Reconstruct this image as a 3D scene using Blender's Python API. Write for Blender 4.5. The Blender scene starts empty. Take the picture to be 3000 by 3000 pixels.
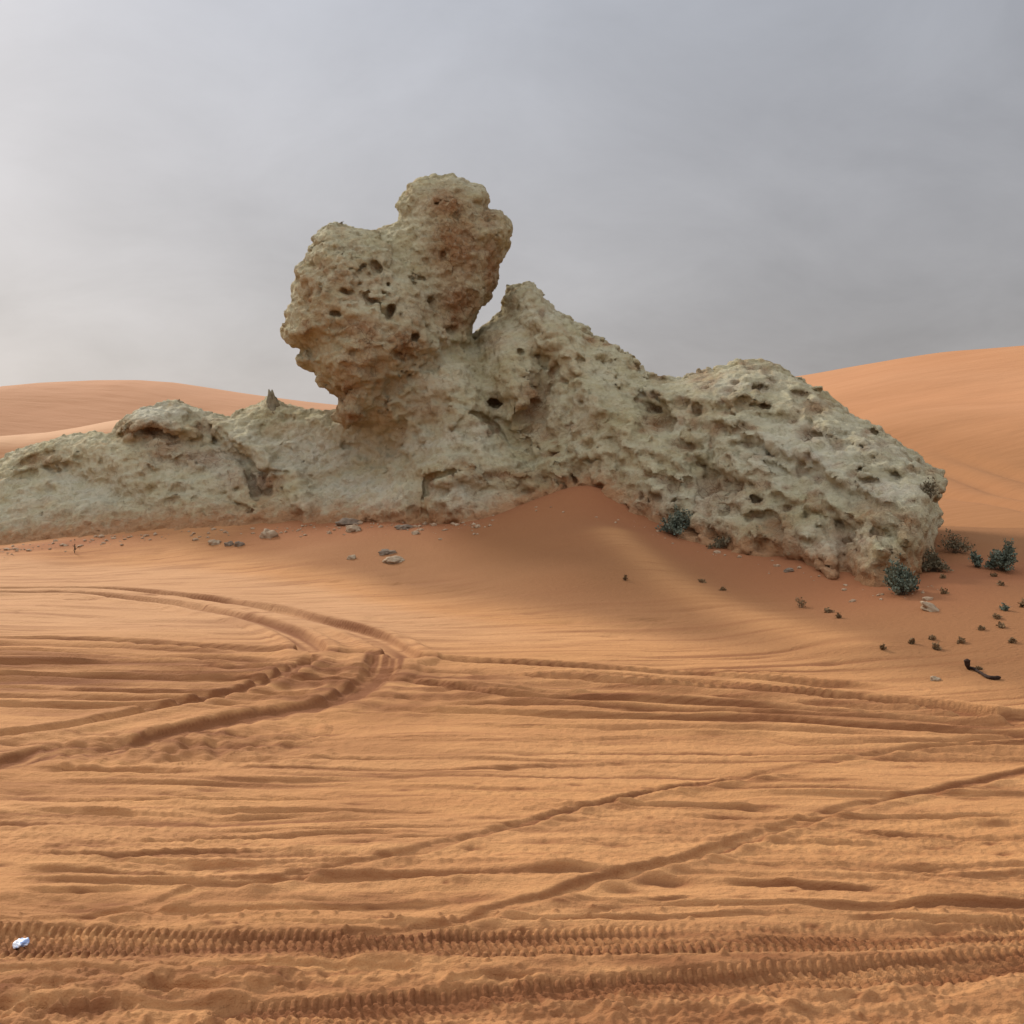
import bpy, math, random
import numpy as np

# ------------------------------------------------------------------ camera, world, sun, exposure
scn = bpy.context.scene
col = scn.collection
F = 3217.0            # focal length in units of 1/3000 of the picture width
HV = 1300.0           # row of the horizon (picture 3000 high)
CH = 1.7              # eye height
cd = bpy.data.cameras.new('camera')
cam = bpy.data.objects.new('camera', cd)
col.objects.link(cam)
cam.location = (0, 0, CH)
cam.rotation_euler = (math.radians(90), 0, 0)
cd.sensor_width = 36.0
cd.lens = 36.0 * F / 3000.0
cd.shift_y = -(1500 - HV) / 3000.0
cd.clip_start = 0.05
cd.clip_end = 20000
scn.camera = cam

SUN_EL = math.radians(29)
SUN_AZ = math.radians(-38)       # from +Y (view direction) clockwise; negative = left
world = bpy.data.worlds.new('World')
scn.world = world
world.use_nodes = True
nt = world.node_tree
nt.nodes.clear()
def W(t, **k):
    n = nt.nodes.new(t)
    for a, b in k.items():
        setattr(n, a, b)
    return n
L = nt.links.new
sky = W('ShaderNodeTexSky', sky_type='NISHITA')
sky.sun_disc = False
sky.sun_elevation = SUN_EL
sky.sun_rotation = SUN_AZ
sky.dust_density = 3.0
bg1 = W('ShaderNodeBackground'); bg1.inputs['Strength'].default_value = 0.06
L(sky.outputs[0], bg1.inputs['Color'])
tc = W('ShaderNodeTexCoord')
sep = W('ShaderNodeSeparateXYZ'); L(tc.outputs['Generated'], sep.inputs[0])
def M(op, a, b=None, c=None, clamp=False):
    n = W('ShaderNodeMath', operation=op); n.use_clamp = clamp
    for i, v in enumerate((a, b, c)):
        if v is None: continue
        if isinstance(v, (int, float)): n.inputs[i].default_value = v
        else: L(v, n.inputs[i])
    return n.outputs[0]
zz = M('MAXIMUM', sep.outputs[2], 0.0)
den = M('ADD', zz, 0.42)
px = M('DIVIDE', sep.outputs[0], den)
py = M('DIVIDE', sep.outputs[1], den)
cmb = W('ShaderNodeCombineXYZ'); L(px, cmb.inputs[0]); L(py, cmb.inputs[1])
mp = W('ShaderNodeMapping'); L(cmb.outputs[0], mp.inputs[0])
mp.inputs['Rotation'].default_value = (0, 0, math.radians(-28))
mp.inputs['Scale'].default_value = (1.0, 1.15, 1)
mp.inputs['Location'].default_value = (3.1, 7.7, 0)
nz = W('ShaderNodeTexNoise'); nz.inputs['Scale'].default_value = 2.8; nz.inputs['Detail'].default_value = 6
nz.inputs['Roughness'].default_value = 0.58; nz.inputs['Distortion'].default_value = 0.35
L(mp.outputs[0], nz.inputs['Vector'])
nz2 = W('ShaderNodeTexNoise'); nz2.inputs['Scale'].default_value = 0.9; nz2.inputs['Detail'].default_value = 3
L(mp.outputs[0], nz2.inputs['Vector'])
# brighter towards the hidden sun at the left
dp = W('ShaderNodeVectorMath', operation='DOT_PRODUCT')
L(tc.outputs['Generated'], dp.inputs[0])
dp.inputs[1].default_value = (math.sin(SUN_AZ) * math.cos(SUN_EL), math.cos(SUN_AZ) * math.cos(SUN_EL), math.sin(SUN_EL))
glow = M('POWER', M('MAXIMUM', dp.outputs['Value'], 0.0), 3.0)
b = M('MULTIPLY_ADD', glow, 0.31, 0.71)
b = M('MULTIPLY_ADD', M('SUBTRACT', nz.outputs[0], 0.5), 0.42, b)
b = M('MULTIPLY_ADD', M('SUBTRACT', nz2.outputs[0], 0.5), 0.30, b)
# an overcast sky is brightest overhead
ms = W('ShaderNodeMapRange'); ms.interpolation_type = 'SMOOTHSTEP'
ms.inputs[1].default_value = 0.42; ms.inputs[2].default_value = 0.85; ms.inputs[3].default_value = 1.0; ms.inputs[4].default_value = 2.4
L(sep.outputs[2], ms.inputs[0])
mb = W('ShaderNodeMapRange'); mb.interpolation_type = 'SMOOTHSTEP'  # extra sky brightness added behind the camera to lighten the rock front
mb.inputs[1].default_value = 0.1; mb.inputs[2].default_value = -0.6; mb.inputs[3].default_value = 1.0; mb.inputs[4].default_value = 2.1
L(sep.outputs[1], mb.inputs[0])
# the cloud thins to the left and thickens low on the right
mr = W('ShaderNodeMapRange'); mr.inputs[1].default_value = -0.45; mr.inputs[2].default_value = 0.45; mr.inputs[3].default_value = 1.12; mr.inputs[4].default_value = 0.86
L(sep.outputs[0], mr.inputs[0])
b = M('MULTIPLY', M('MULTIPLY', M('MULTIPLY', b, ms.outputs[0]), mb.outputs[0]), mr.outputs[0])
hue = W('ShaderNodeValToRGB')
hue.color_ramp.elements[0].position = 0.0; hue.color_ramp.elements[0].color = (0.350, 0.332, 0.326, 1)
hue.color_ramp.elements[1].position = 0.55; hue.color_ramp.elements[1].color = (0.300, 0.325, 0.375, 1)
L(sep.outputs[2], hue.inputs[0])
bg2 = W('ShaderNodeBackground'); L(hue.outputs[0], bg2.inputs['Color']); L(b, bg2.inputs['Strength'])
mix = W('ShaderNodeMixShader'); mix.inputs[0].default_value = 0.94
L(bg1.outputs[0], mix.inputs[1]); L(bg2.outputs[0], mix.inputs[2])
wo = W('ShaderNodeOutputWorld'); L(mix.outputs[0], wo.inputs[0])

sl = bpy.data.lights.new('sun', 'SUN')
sl.energy = 2.2
sl.angle = math.radians(11)
sl.color = (1.0, 0.94, 0.85)
sun = bpy.data.objects.new('sun', sl)
col.objects.link(sun)
sun.rotation_euler = (math.pi / 2 - SUN_EL, 0, math.pi - SUN_AZ)   # lamp shines down its local -Z
sun.location = (-20, 30, 25)

scn.view_settings.view_transform = 'Standard'
scn.view_settings.look = 'None'
scn.view_settings.gamma = 1.0
scn.view_settings.exposure = 0.72
try:
    scn.view_settings.use_curve_mapping = False
except Exception:
    pass

# ------------------------------------------------------------------ helpers
rs = np.random.RandomState
def hash2(ix, iy, seed):
    h = (ix.astype(np.int64) * 374761393 + iy.astype(np.int64) * 668265263 + seed * 974634777) & 0xffffffff
    h = ((h ^ (h >> 13)) * 1274126177) & 0xffffffff
    return (h ^ (h >> 16)) & 0xffff
def perlin2(x, y, seed=0):
    x0 = np.floor(x); y0 = np.floor(y)
    fx = (x - x0).astype(np.float32); fy = (y - y0).astype(np.float32)
    ix = x0.astype(np.int64); iy = y0.astype(np.int64)
    def g(dx, dy):
        a = hash2(ix + dx, iy + dy, seed).astype(np.float32) * (2 * np.pi / 65536)
        return np.cos(a) * (fx - dx) + np.sin(a) * (fy - dy)
    u = fx * fx * fx * (fx * (fx * 6 - 15) + 10); v = fy * fy * fy * (fy * (fy * 6 - 15) + 10)
    a = g(0, 0); b_ = g(1, 0); c = g(0, 1); d = g(1, 1)
    return ((a + u * (b_ - a)) * (1 - v) + (c + u * (d - c)) * v) * 1.5
GR = np.array([[1,1,0],[-1,1,0],[1,-1,0],[-1,-1,0],[1,0,1],[-1,0,1],[1,0,-1],[-1,0,-1],[0,1,1],[0,-1,1],[0,1,-1],[0,-1,-1],
               [1,1,0],[-1,1,0],[0,-1,1],[0,-1,-1]], np.float32)
PERM = rs(5).permutation(256)
PERM = np.concatenate([PERM, PERM, PERM]).astype(np.int32)
def perlin3(x, y, z, seed=0):
    x = x + seed * 17.31; y = y + seed * 5.77; z = z + seed * 11.13
    x0 = np.floor(x); y0 = np.floor(y); z0 = np.floor(z)
    fx = (x - x0).astype(np.float32); fy = (y - y0).astype(np.float32); fz = (z - z0).astype(np.float32)
    X = x0.astype(np.int32) & 255; Y = y0.astype(np.int32) & 255; Z = z0.astype(np.int32) & 255
    def g(dx, dy, dz):
        h = PERM[PERM[PERM[X + dx] + Y + dy] + Z + dz] & 15
        G = GR[h]
        return G[:, 0] * (fx - dx) + G[:, 1] * (fy - dy) + G[:, 2] * (fz - dz)
    f = lambda t: t * t * t * (t * (t * 6 - 15) + 10)
    u, v, w = f(fx), f(fy), f(fz)
    l = lambda a, b_, t: a + t * (b_ - a)
    return l(l(l(g(0,0,0), g(1,0,0), u), l(g(0,1,0), g(1,1,0), u), v),
             l(l(g(0,0,1), g(1,0,1), u), l(g(0,1,1), g(1,1,1), u), v), w)
def worley3(x, y, z, seed=0):
    x = x + seed * 7.3; y = y + seed * 3.1; z = z + seed * 9.9
    X = np.floor(x).astype(np.int32); Y = np.floor(y).astype(np.int32); Z = np.floor(z).astype(np.int32)
    best = np.full(x.shape, 9.0, np.float32); best2 = best.copy()
    for dx in (-1, 0, 1):
        for dy in (-1, 0, 1):
            for dz in (-1, 0, 1):
                h = PERM[PERM[PERM[(X + dx) & 255] + ((Y + dy) & 255)] + ((Z + dz) & 255)]
                jx = PERM[h] / 255.0; jy = PERM[h + 71] / 255.0; jz = PERM[h + 143] / 255.0
                d = (X + dx + jx - x) ** 2 + (Y + dy + jy - y) ** 2 + (Z + dz + jz - z) ** 2
                best2 = np.minimum(best2, np.maximum(best, d)); best = np.minimum(best, d)
    return np.sqrt(best).astype(np.float32), np.sqrt(best2).astype(np.float32)
def facet3(x, y, z, seed=0):
    """chipped planes: every cell of broken stone is a plane with its own tilt"""
    x = x + seed * 7.3; y = y + seed * 3.1; z = z + seed * 9.9
    X = np.floor(x).astype(np.int32); Y = np.floor(y).astype(np.int32); Z = np.floor(z).astype(np.int32)
    best = np.full(x.shape, 9.0, np.float32); out = np.zeros(x.shape, np.float32)
    for dx in (-1, 0, 1):
        for dy in (-1, 0, 1):
            for dz in (-1, 0, 1):
                h = PERM[PERM[PERM[(X + dx) & 255] + ((Y + dy) & 255)] + ((Z + dz) & 255)]
                ox = X + dx + PERM[h] / 255.0 - x; oy = Y + dy + PERM[h + 71] / 255.0 - y; oz = Z + dz + PERM[h + 143] / 255.0 - z
                d = ox ** 2 + oy ** 2 + oz ** 2
                m = d < best
                val = ox * (PERM[h + 30] / 127.5 - 1) + oy * .6 * (PERM[h + 101] / 127.5 - 1) + oz * (PERM[h + 188] / 127.5 - 1) + .35 * (PERM[h + 211] / 127.5 - 1)
                out = np.where(m, val, out); best = np.minimum(best, d)
    return out.astype(np.float32)
def sstep(a, b_, x):
    t = np.clip((x - a) / (b_ - a), 0, 1)
    return t * t * (3 - 2 * t)
class TPS:
    """smooth surface through scattered control points"""
    def __init__(self, pts, vals, reg=1e-3, scale=1.0):
        self.s = scale
        P = np.asarray(pts, float) / scale; n = len(P)
        d = np.linalg.norm(P[:, None] - P[None], axis=2)
        K = self.k(d) + reg * np.eye(n)
        Q = np.c_[np.ones(n), P]
        A = np.zeros((n + 3, n + 3)); A[:n, :n] = K; A[:n, n:] = Q; A[n:, :n] = Q.T
        self.w = np.linalg.solve(A, np.r_[np.asarray(vals, float), np.zeros(3)])
        self.P = P
    def k(self, d):
        return np.where(d > 1e-9, d * d * np.log(np.maximum(d, 1e-9)), 0)
    def __call__(self, x, y):
        x = np.asarray(x, float) / self.s; y = np.asarray(y, float) / self.s
        r = self.w[-3] + self.w[-2] * x + self.w[-1] * y
        for (a, b_), w in zip(self.P, self.w):
            d2 = (x - a) ** 2 + (y - b_) ** 2
            r = r + w * 0.5 * d2 * np.log(np.maximum(d2, 1e-18))
        return r
class Grid2:
    """bilinear look-up table of a function"""
    def __init__(self, f, x0, x1, nx, y0, y1, ny):
        self.b = (x0, x1, nx, y0, y1, ny)
        X, Y = np.meshgrid(np.linspace(x0, x1, nx), np.linspace(y0, y1, ny), indexing='ij')
        self.t = np.asarray(f(X, Y), np.float32)
    def __call__(self, x, y):
        x0, x1, nx, y0, y1, ny = self.b
        a = np.clip((x - x0) / (x1 - x0) * (nx - 1), 0, nx - 1.001); c = np.clip((y - y0) / (y1 - y0) * (ny - 1), 0, ny - 1.001)
        i = a.astype(np.int32); j = c.astype(np.int32); a = (a - i).astype(np.float32); c = (c - j).astype(np.float32)
        t = self.t
        return (t[i, j] * (1 - a) + t[i + 1, j] * a) * (1 - c) + (t[i, j + 1] * (1 - a) + t[i + 1, j + 1] * a) * c
def world_pt(u, v, Y):
    return ((u - 1500) / F * Y, Y, CH + (HV - v) / F * Y)
def flat_pt(u, v):
    Y = CH * F / (v - HV)
    return ((u - 1500) / F * Y, Y)
def catmull(P, n=12):
    P = [np.array(p, float) for p in P]
    P = [2 * P[0] - P[1]] + P + [2 * P[-1] - P[-2]]
    out = []
    for i in range(1, len(P) - 2):
        a, b_, c, d = P[i - 1:i + 3]
        for k in range(n):
            t = k / n
            out.append(0.5 * (2 * b_ + (c - a) * t + (2 * a - 5 * b_ + 4 * c - d) * t * t + (3 * b_ - a - 3 * c + d) * t ** 3))
    out.append(P[-2])
    return np.array(out)

def mesh_np(name, V, Fc, mat, parent=None, smooth=True, attrs=None):
    """one mesh object from vertex / quad (or tri) arrays; attrs = point attributes"""
    me = bpy.data.meshes.new(name)
    V = np.asarray(V, np.float32); Fc = np.asarray(Fc, np.int32); k = Fc.shape[1]
    me.vertices.add(len(V)); me.vertices.foreach_set('co', V.ravel())
    me.loops.add(Fc.size); me.loops.foreach_set('vertex_index', Fc.ravel())
    me.polygons.add(len(Fc))
    me.polygons.foreach_set('loop_start', np.arange(0, Fc.size, k, dtype=np.int32))
    me.update(calc_edges=True)
    me.validate()
    me.polygons.foreach_set('use_smooth', np.full(len(me.polygons), smooth))
    for an, av in (attrs or {}).items():
        at = me.attributes.new(an, 'FLOAT', 'POINT'); at.data.foreach_set('value', np.asarray(av, np.float32))
    me.materials.append(mat)
    o = bpy.data.objects.new(name, me); col.objects.link(o)
    if parent: o.parent = parent
    return o
def tag(o, label, cat=None, group=None, kind=None):
    if label: o['label'] = label
    if cat: o['category'] = cat
    if group: o['group'] = group
    if kind: o['kind'] = kind
    return o
def empty(name, loc):
    o = bpy.data.objects.new(name, None); col.objects.link(o); o.location = loc
    return o

# ------------------------------------------------------------------ materials
class MatB:
    def __init__(self, name, rough=0.95, spec=0.1):
        self.m = bpy.data.materials.new(name); self.m.use_nodes = True
        self.t = self.m.node_tree; self.bs = self.t.nodes['Principled BSDF']
        self.bs.inputs['Roughness'].default_value = rough
        self.bs.inputs['Specular IOR Level'].default_value = spec
        self.co = self.t.nodes.new('ShaderNodeTexCoord').outputs['Object']
    def n(self, t): return self.t.nodes.new(t)
    def l(self, a, b_): self.t.links.new(a, b_)
    def mapping(self, scale, rot=(0, 0, 0)):
        n = self.n('ShaderNodeMapping'); n.inputs['Scale'].default_value = scale; n.inputs['Rotation'].default_value = rot
        self.l(self.co, n.inputs[0]); return n.outputs[0]
    def noise(self, sc, detail=4, rough=0.55, vec=None, dist=0.0):
        n = self.n('ShaderNodeTexNoise'); n.inputs['Scale'].default_value = sc; n.inputs['Detail'].default_value = detail
        n.inputs['Roughness'].default_value = rough; n.inputs['Distortion'].default_value = dist
        self.l(vec or self.co, n.inputs['Vector']); return n.outputs[0]
    def ramp(self, fac, lo, hi):
        n = self.n('ShaderNodeMapRange'); n.inputs[1].default_value = lo; n.inputs[2].default_value = hi; n.clamp = True
        self.l(fac, n.inputs[0]); return n.outputs[0]
    def mixc(self, fac, a, b_):
        n = self.n('ShaderNodeMix'); n.data_type = 'RGBA'
        for i, v in ((0, fac), (6, a), (7, b_)):
            if isinstance(v, tuple): n.inputs[i].default_value = (*v, 1)
            elif isinstance(v, (int, float)): n.inputs[i].default_value = v
            else: self.l(v, n.inputs[i])
        return n.outputs[2]
    def mul(self, a, b_, op='MULTIPLY'):
        n = self.n('ShaderNodeMath'); n.operation = op
        for i, v in enumerate((a, b_)):
            if isinstance(v, (int, float)): n.inputs[i].default_value = v
            else: self.l(v, n.inputs[i])
        return n.outputs[0]
    def attr(self, name):
        n = self.n('ShaderNodeAttribute'); n.attribute_name = name; return n.outputs['Fac']
    def bump(self, h, dist, strength=1.0, prev=None):
        n = self.n('ShaderNodeBump'); n.inputs['Distance'].default_value = dist; n.inputs['Strength'].default_value = strength
        self.l(h, n.inputs['Height'])
        if prev: self.l(prev, n.inputs['Normal'])
        return n.outputs[0]
    def done(self, colr, normal=None):
        if isinstance(colr, tuple): self.bs.inputs['Base Color'].default_value = (*colr, 1)
        else: self.l(colr, self.bs.inputs['Base Color'])
        if normal: self.l(normal, self.bs.inputs['Normal'])
        return self.m

def sand_material(name, c1, c2, cred, cchurn):
    s = MatB(name)
    big = s.ramp(s.noise(0.5, 4, vec=s.mapping((0.6, 1.6, 1))), 0.3, 0.7)
    c = s.mixc(big, c1, c2)
    st = s.ramp(s.noise(3.0, 5, 0.6, vec=s.mapping((0.35, 2.2, 1))), 0.35, 0.75)
    c = s.mixc(s.mul(st, 0.35), c, cred)
    c = s.mixc(s.attr('palesand'), c, (0.560, 0.315, 0.160))
    c = s.mixc(s.attr('bank'), c, (0.255, 0.115, 0.045))  # rock's soft shadow on the bank, painted as a darker sand colour
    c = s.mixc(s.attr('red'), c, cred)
    fs = s.ramp(s.noise(2.2, 6, 0.68, vec=s.mapping((0.45, 6.0, 1))), 0.53, 0.72)
    c = s.mixc(s.mul(s.mul(fs, 0.75), s.mul(1.0, s.attr('bank'), 'SUBTRACT')), c, cchurn)
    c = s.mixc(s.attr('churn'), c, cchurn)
    g = s.noise(160, 2, 0.6)
    c = s.mixc(s.mul(s.ramp(g, 0.35, 0.7), 0.22), c, cchurn)
    n1 = s.bump(s.noise(26, 4, 0.6, vec=s.mapping((0.7, 1.3, 1))), 0.018, 0.8)
    n2 = s.bump(g, 0.004, 0.7, n1)
    return s.done(c, n2)
SAND = sand_material('sand', (0.515, 0.242, 0.088), (0.565, 0.278, 0.110), (0.290, 0.106, 0.044), (0.200, 0.074, 0.028))

def dune_material(name, c1, c2):
    s = MatB(name)
    big = s.ramp(s.noise(0.12, 4, vec=s.mapping((0.6, 1.0, 2.5))), 0.3, 0.7)
    c = s.mixc(big, c1, c2)
    c = s.mixc(s.attr('foot'), c, (0.315, 0.140, 0.054))  # darker lower slope; on the large dune this is painted slope shade
    st = s.ramp(s.noise(0.5, 5, 0.6, vec=s.mapping((0.3, 0.8, 3.5), (0, 0.25, 0))), 0.45, 0.75)
    c = s.mixc(s.mul(st, 0.18), c, (0.35, 0.14, 0.058))
    n1 = s.bump(s.noise(1.2, 5, 0.6, vec=s.mapping((0.4, 1.2, 1))), 0.14, 0.5)
    return s.done(c, n1)
DUNE = dune_material('dune_sand', (0.43, 0.192, 0.080), (0.48, 0.228, 0.104))
DUNE_FAR = dune_material('far_dune_sand', (0.42, 0.205, 0.098), (0.46, 0.230, 0.115))
DUNE_PALE = dune_material('pale_dune_sand', (0.52, 0.285, 0.145), (0.57, 0.325, 0.175))

def rock_material():
    s = MatB('rock', 0.95, 0.08)
    a = s.ramp(s.noise(1.1, 6, 0.62, dist=0.6), 0.32, 0.68)
    c = s.mixc(a, (0.420, 0.340, 0.170), (0.580, 0.500, 0.310))
    gz = s.ramp(s.noise(2.3, 5, 0.65, vec=s.mapping((0.7, 0.7, 2.6), (0, 0.35, 0))), 0.42, 0.72)
    c = s.mixc(s.mul(gz, 0.55), c, (0.520, 0.470, 0.325))
    warm = s.ramp(s.noise(1.7, 6, 0.68, dist=1.0), 0.50, 0.72)
    c = s.mixc(s.mul(warm, 0.6), c, (0.410, 0.235, 0.105))
    sn = s.noise(5.0, 5, 0.7)
    stain = s.ramp(s.mul(s.attr('stain'), s.mul(s.mul(sn, 1.5), -0.05, 'ADD')), 0.10, 0.72)
    c = s.mixc(s.mul(stain, 0.9), c, (0.300, 0.145, 0.058))
    c = s.mixc(s.mul(s.attr('pale'), s.ramp(s.noise(3.2, 5, 0.65), 0.25, 0.6)), c, (0.60, 0.545, 0.410))
    dk = s.ramp(s.noise(8.5, 6, 0.75, dist=.5), 0.54, 0.70)
    c = s.mixc(s.mul(dk, 0.55), c, (0.205, 0.140, 0.070))
    vo = s.n('ShaderNodeTexVoronoi'); vo.feature = 'DISTANCE_TO_EDGE'; vo.inputs['Scale'].default_value = 6.5
    vm = s.n('ShaderNodeMix'); vm.data_type = 'VECTOR'; vm.inputs[0].default_value = .12
    nn = s.n('ShaderNodeTexNoise'); nn.inputs['Scale'].default_value = 4.0; nn.inputs['Detail'].default_value = 4; s.l(s.co, nn.inputs['Vector'])
    s.l(s.co, vm.inputs[4]); s.l(nn.outputs['Color'], vm.inputs[5]); s.l(vm.outputs[1], vo.inputs['Vector'])
    cr = s.ramp(vo.outputs['Distance'], 0.035, 0.0)
    crf = s.mul(cr, s.ramp(s.mul(s.attr('stain'), s.noise(3, 4, 0.6), 'MULTIPLY'), 0.12, 0.4))
    c = s.mixc(s.mul(crf, .7), c, (0.12, 0.065, 0.028))
    lt = s.ramp(s.noise(15, 5, 0.7), 0.55, 0.72)
    c = s.mixc(s.mul(lt, 0.4), c, (0.58, 0.51, 0.36))
    ds = s.ramp(s.mul(s.attr('dust'), s.noise(6, 6, 0.7), 'MULTIPLY'), 0.16, 0.5)
    c = s.mixc(s.mul(ds, .85), c, (0.40, 0.185, 0.078))
    n1 = s.bump(s.noise(9, 6, 0.7), 0.10, 1.0)
    n2 = s.bump(s.noise(38, 4, 0.65), 0.022, 0.9, n1)
    return s.done(c, n2)
ROCK = rock_material()
def simple(name, c1, c2, sc, rough=0.9, spec=0.2, bump=0.0):
    s = MatB(name, rough, spec)
    h = s.noise(sc, 4, 0.65)
    return s.done(s.mixc(s.ramp(h, 0.3, 0.7), c1, c2), s.bump(h, bump, 0.8) if bump else None)
STONE = simple('pale_stone', (0.26, 0.165, 0.092), (0.40, 0.30, 0.19), 14, bump=0.02)
STONE_D = simple('dark_stone', (0.11, 0.080, 0.052), (0.25, 0.18, 0.12), 14, bump=0.02)
LEAF = simple('bush_leaf', (0.080, 0.098, 0.066), (0.165, 0.175, 0.118), 9)
LEAF_O = simple('olive_leaf', (0.115, 0.092, 0.050), (0.210, 0.165, 0.095), 9)
TUFT = simple('tuft_leaf', (0.170, 0.105, 0.048), (0.270, 0.165, 0.080), 9)
RUBM = simple('rubble_stone', (0.26, 0.155, 0.080), (0.42, 0.30, 0.19), 14)
DRY = simple('dry_stem', (0.075, 0.052, 0.030), (0.150, 0.105, 0.062), 12)
NUB = simple('nub_stone', (0.13, 0.105, 0.062), (0.27, 0.225, 0.14), 9, bump=0.03)
ROOT = simple('dark_root', (0.018, 0.009, 0.005), (0.045, 0.022, 0.012), 30, bump=0.01)
def litter_material():
    m_ = MatB('litter_wrap', .4, .4)
    c = m_.mixc(m_.ramp(m_.noise(45, 2, .5), .48, .56), (.80, .80, .80), (.30, .42, .66))
    c = m_.mixc(m_.mul(m_.ramp(m_.noise(120, 4, .6), .5, .7), .6), c, (.45, .30, .18))
    return m_.done(c, m_.bump(m_.noise(160, 3, .6), .003, 1.0))
FOIL = litter_material()

# ------------------------------------------------------------------ sand ground
GP = []
def gp(u, v, Y): GP.append(world_pt(u, v, Y))
# contact line with the rock, then the banked sand in front of it
for p in [(-200,1600,18.2),(0,1595,17.9),(250,1565,17.8),(600,1540,17.5),(1000,1522,17.1),(1250,1520,16.6),(1420,1515,16.2),(1560,1470,16.0),
          (1710,1432,15.6),(1850,1505,14.9),(2000,1575,14.0),(2300,1635,12.6),(2600,1715,10.9),(2740,1670,11.6),(2900,1600,13.2),(3000,1580,13.8),(3300,1560,14)]:
    gp(*p)
for p in [(2800,1700,10.8),(3000,1700,11.0),(2640,1800,9.6),(2900,1850,8.8),(3000,1950,7.9),(2300,1760,10.9),(2000,1700,11.9),(1710,1560,13.6),(1710,1680,12.0),
          (1400,1640,13.7),(1000,1620,15.0),(2300,1880,9.2),(2000,1850,9.8),(1400,1750,11.8)]:
    gp(*p)
for p in [(0,1625,None),(350,1640,None),(700,1668,None),(950,1712,None),(1200,1768,None),(1600,1838,None),(2000,1905,None),(2300,1958,None),(2700,2035,None),(3000,2095,None),(3400,2190,None),
          (0,1750,None),(500,1800,None),(900,1880,None),(1500,2000,None),(2200,2100,None),(3000,2250,None),(0,2200,None),(1500,2400,None),(3000,2600,None),(0,2900,None),(1500,2950,None),(3000,2950,None)]:
    x, y = flat_pt(p[0], p[1]); GP.append((x, y, 0.0))
for x, y, z in [(-14,18,.1),(-14,10,0),(-8,5,0),(8,4,0),(9,7,.25),(12,12,.5),(-12,24,.3),(-4,24,.4),(4,24,.4),(12,24,.6),(0,-1,0),(-5,-1,0),(5,-1,0),(-9,21,.2),(0,20,.5),(6,18,.4)]:
    GP.append((x, y, z))
GP = np.array(GP)
_t = TPS(GP[:, :2], GP[:, 2], reg=2e-3, scale=6.0)
ground_base = Grid2(_t, -14, 14, 300, 1.5, 24, 260)
def base_h(x, y):
    h = ground_base(np.clip(x, -14, 14), np.clip(y, 1.5, 24))
    far = np.maximum(np.maximum(np.abs(x) - 12, 0), np.maximum(y - 22, 0))
    near = sstep(4.5, 2.0, y)
    h = h * (1 - near)
    return h * np.exp(-far / 6.0) + 0.35 * (1 - np.exp(-far / 10.0))

nb, nd, nf = 8, 470, 26
ys = np.r_[-60 + 62.4 * np.linspace(0, 1, nb, endpoint=False) ** 0.5, 0]
vv = np.linspace(1.7 * F / 2.4, 1.7 * F / 22.0, 3000)
Yd = [2.4]
while Yd[-1] < 21.0:
    y = Yd[-1]; Yd.append(y + min(y * y / (CH * F) * 2.3, 0.036 if y < 13.5 else 0.10))
Yd = np.array(Yd)
Yf = 21.0 * (700 / 21.0) ** np.linspace(0, 1, nf)[1:]
ys = np.r_[np.array([-60, -25, -10, -3, 0, 1.2, 2.0]), Yd, Yf]
s_in = np.linspace(-1, 1, 1080)
s_out = 1 + 29 * np.linspace(0, 1, 60)[1:] ** 3.2
ss = np.r_[-s_out[::-1], s_in, s_out]
wY = 0.50 * np.maximum(ys, 2.4) + 0.25
GX = ss[None, :] * wY[:, None]; GY = np.repeat(ys[:, None], len(ss), 1)
print('ground grid', GX.shape)
gx, gy = GX.ravel(), GY.ravel()
H = base_h(gx, gy).astype(np.float64)
flatm = 1 - sstep(0.02, 0.22, H)            # the flat, driven-over part
nearm = sstep(60, 25, np.abs(gx)) * sstep(60, 22, gy)
churn = np.zeros_like(H); red = np.zeros_like(H)

# gentle wind-blown unevenness
H += 0.020 * perlin2(gx * 0.55, gy * 0.8, 3) + 0.012 * perlin2(gx * 1.3, gy * 1.7, 4) * nearm
rip = perlin2(gx * 0.45 + 0.3 * perlin2(gx * .5, gy * .5, 9), gy * 4.2, 11)
rip2 = perlin2(gx * 0.9, gy * 9.0 + gx * 0.7, 12)
amp = nearm * flatm
H += amp * (0.009 * rip + 0.005 * rip2 * sstep(9, 4, gy))
H += amp * 0.010 * np.minimum(0, perlin2(gx * 1.3, gy * 6.5, 14) + 0.15) * 2.2
_p = world_pt(1710, 1432, 15.6)
H += .13 * np.exp(-np.sqrt(((gx - _p[0]) / .42) ** 2 + ((gy - _p[1] - .25) / .9) ** 2 + .02)) * sstep(3, 1, np.abs(gx - _p[0]))
# fine lumps, footprints, clods
H += amp * (0.005 * perlin2(gx * 15, gy * 20, 15) + 0.0035 * perlin2(gx * 36, gy * 44, 16)) * sstep(9, 3, gy) * (0.5 + sstep(-.3, .4, perlin2(gx * .8, gy * 1.4, 13)))
lump = np.maximum(0, perlin2(gx * 4.5, gy * 7.0, 17) - 0.35) * sstep(-0.2, 0.5, perlin2(gx * .6, gy * .9, 18))
H += amp * 0.018 * lump
dent = np.maximum(0, perlin2(gx * 2.6, gy * 5.0, 19) - 0.42) * sstep(-0.1, 0.4, perlin2(gx * .5, gy * .7, 20))
H -= amp * 0.055 * dent

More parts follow.
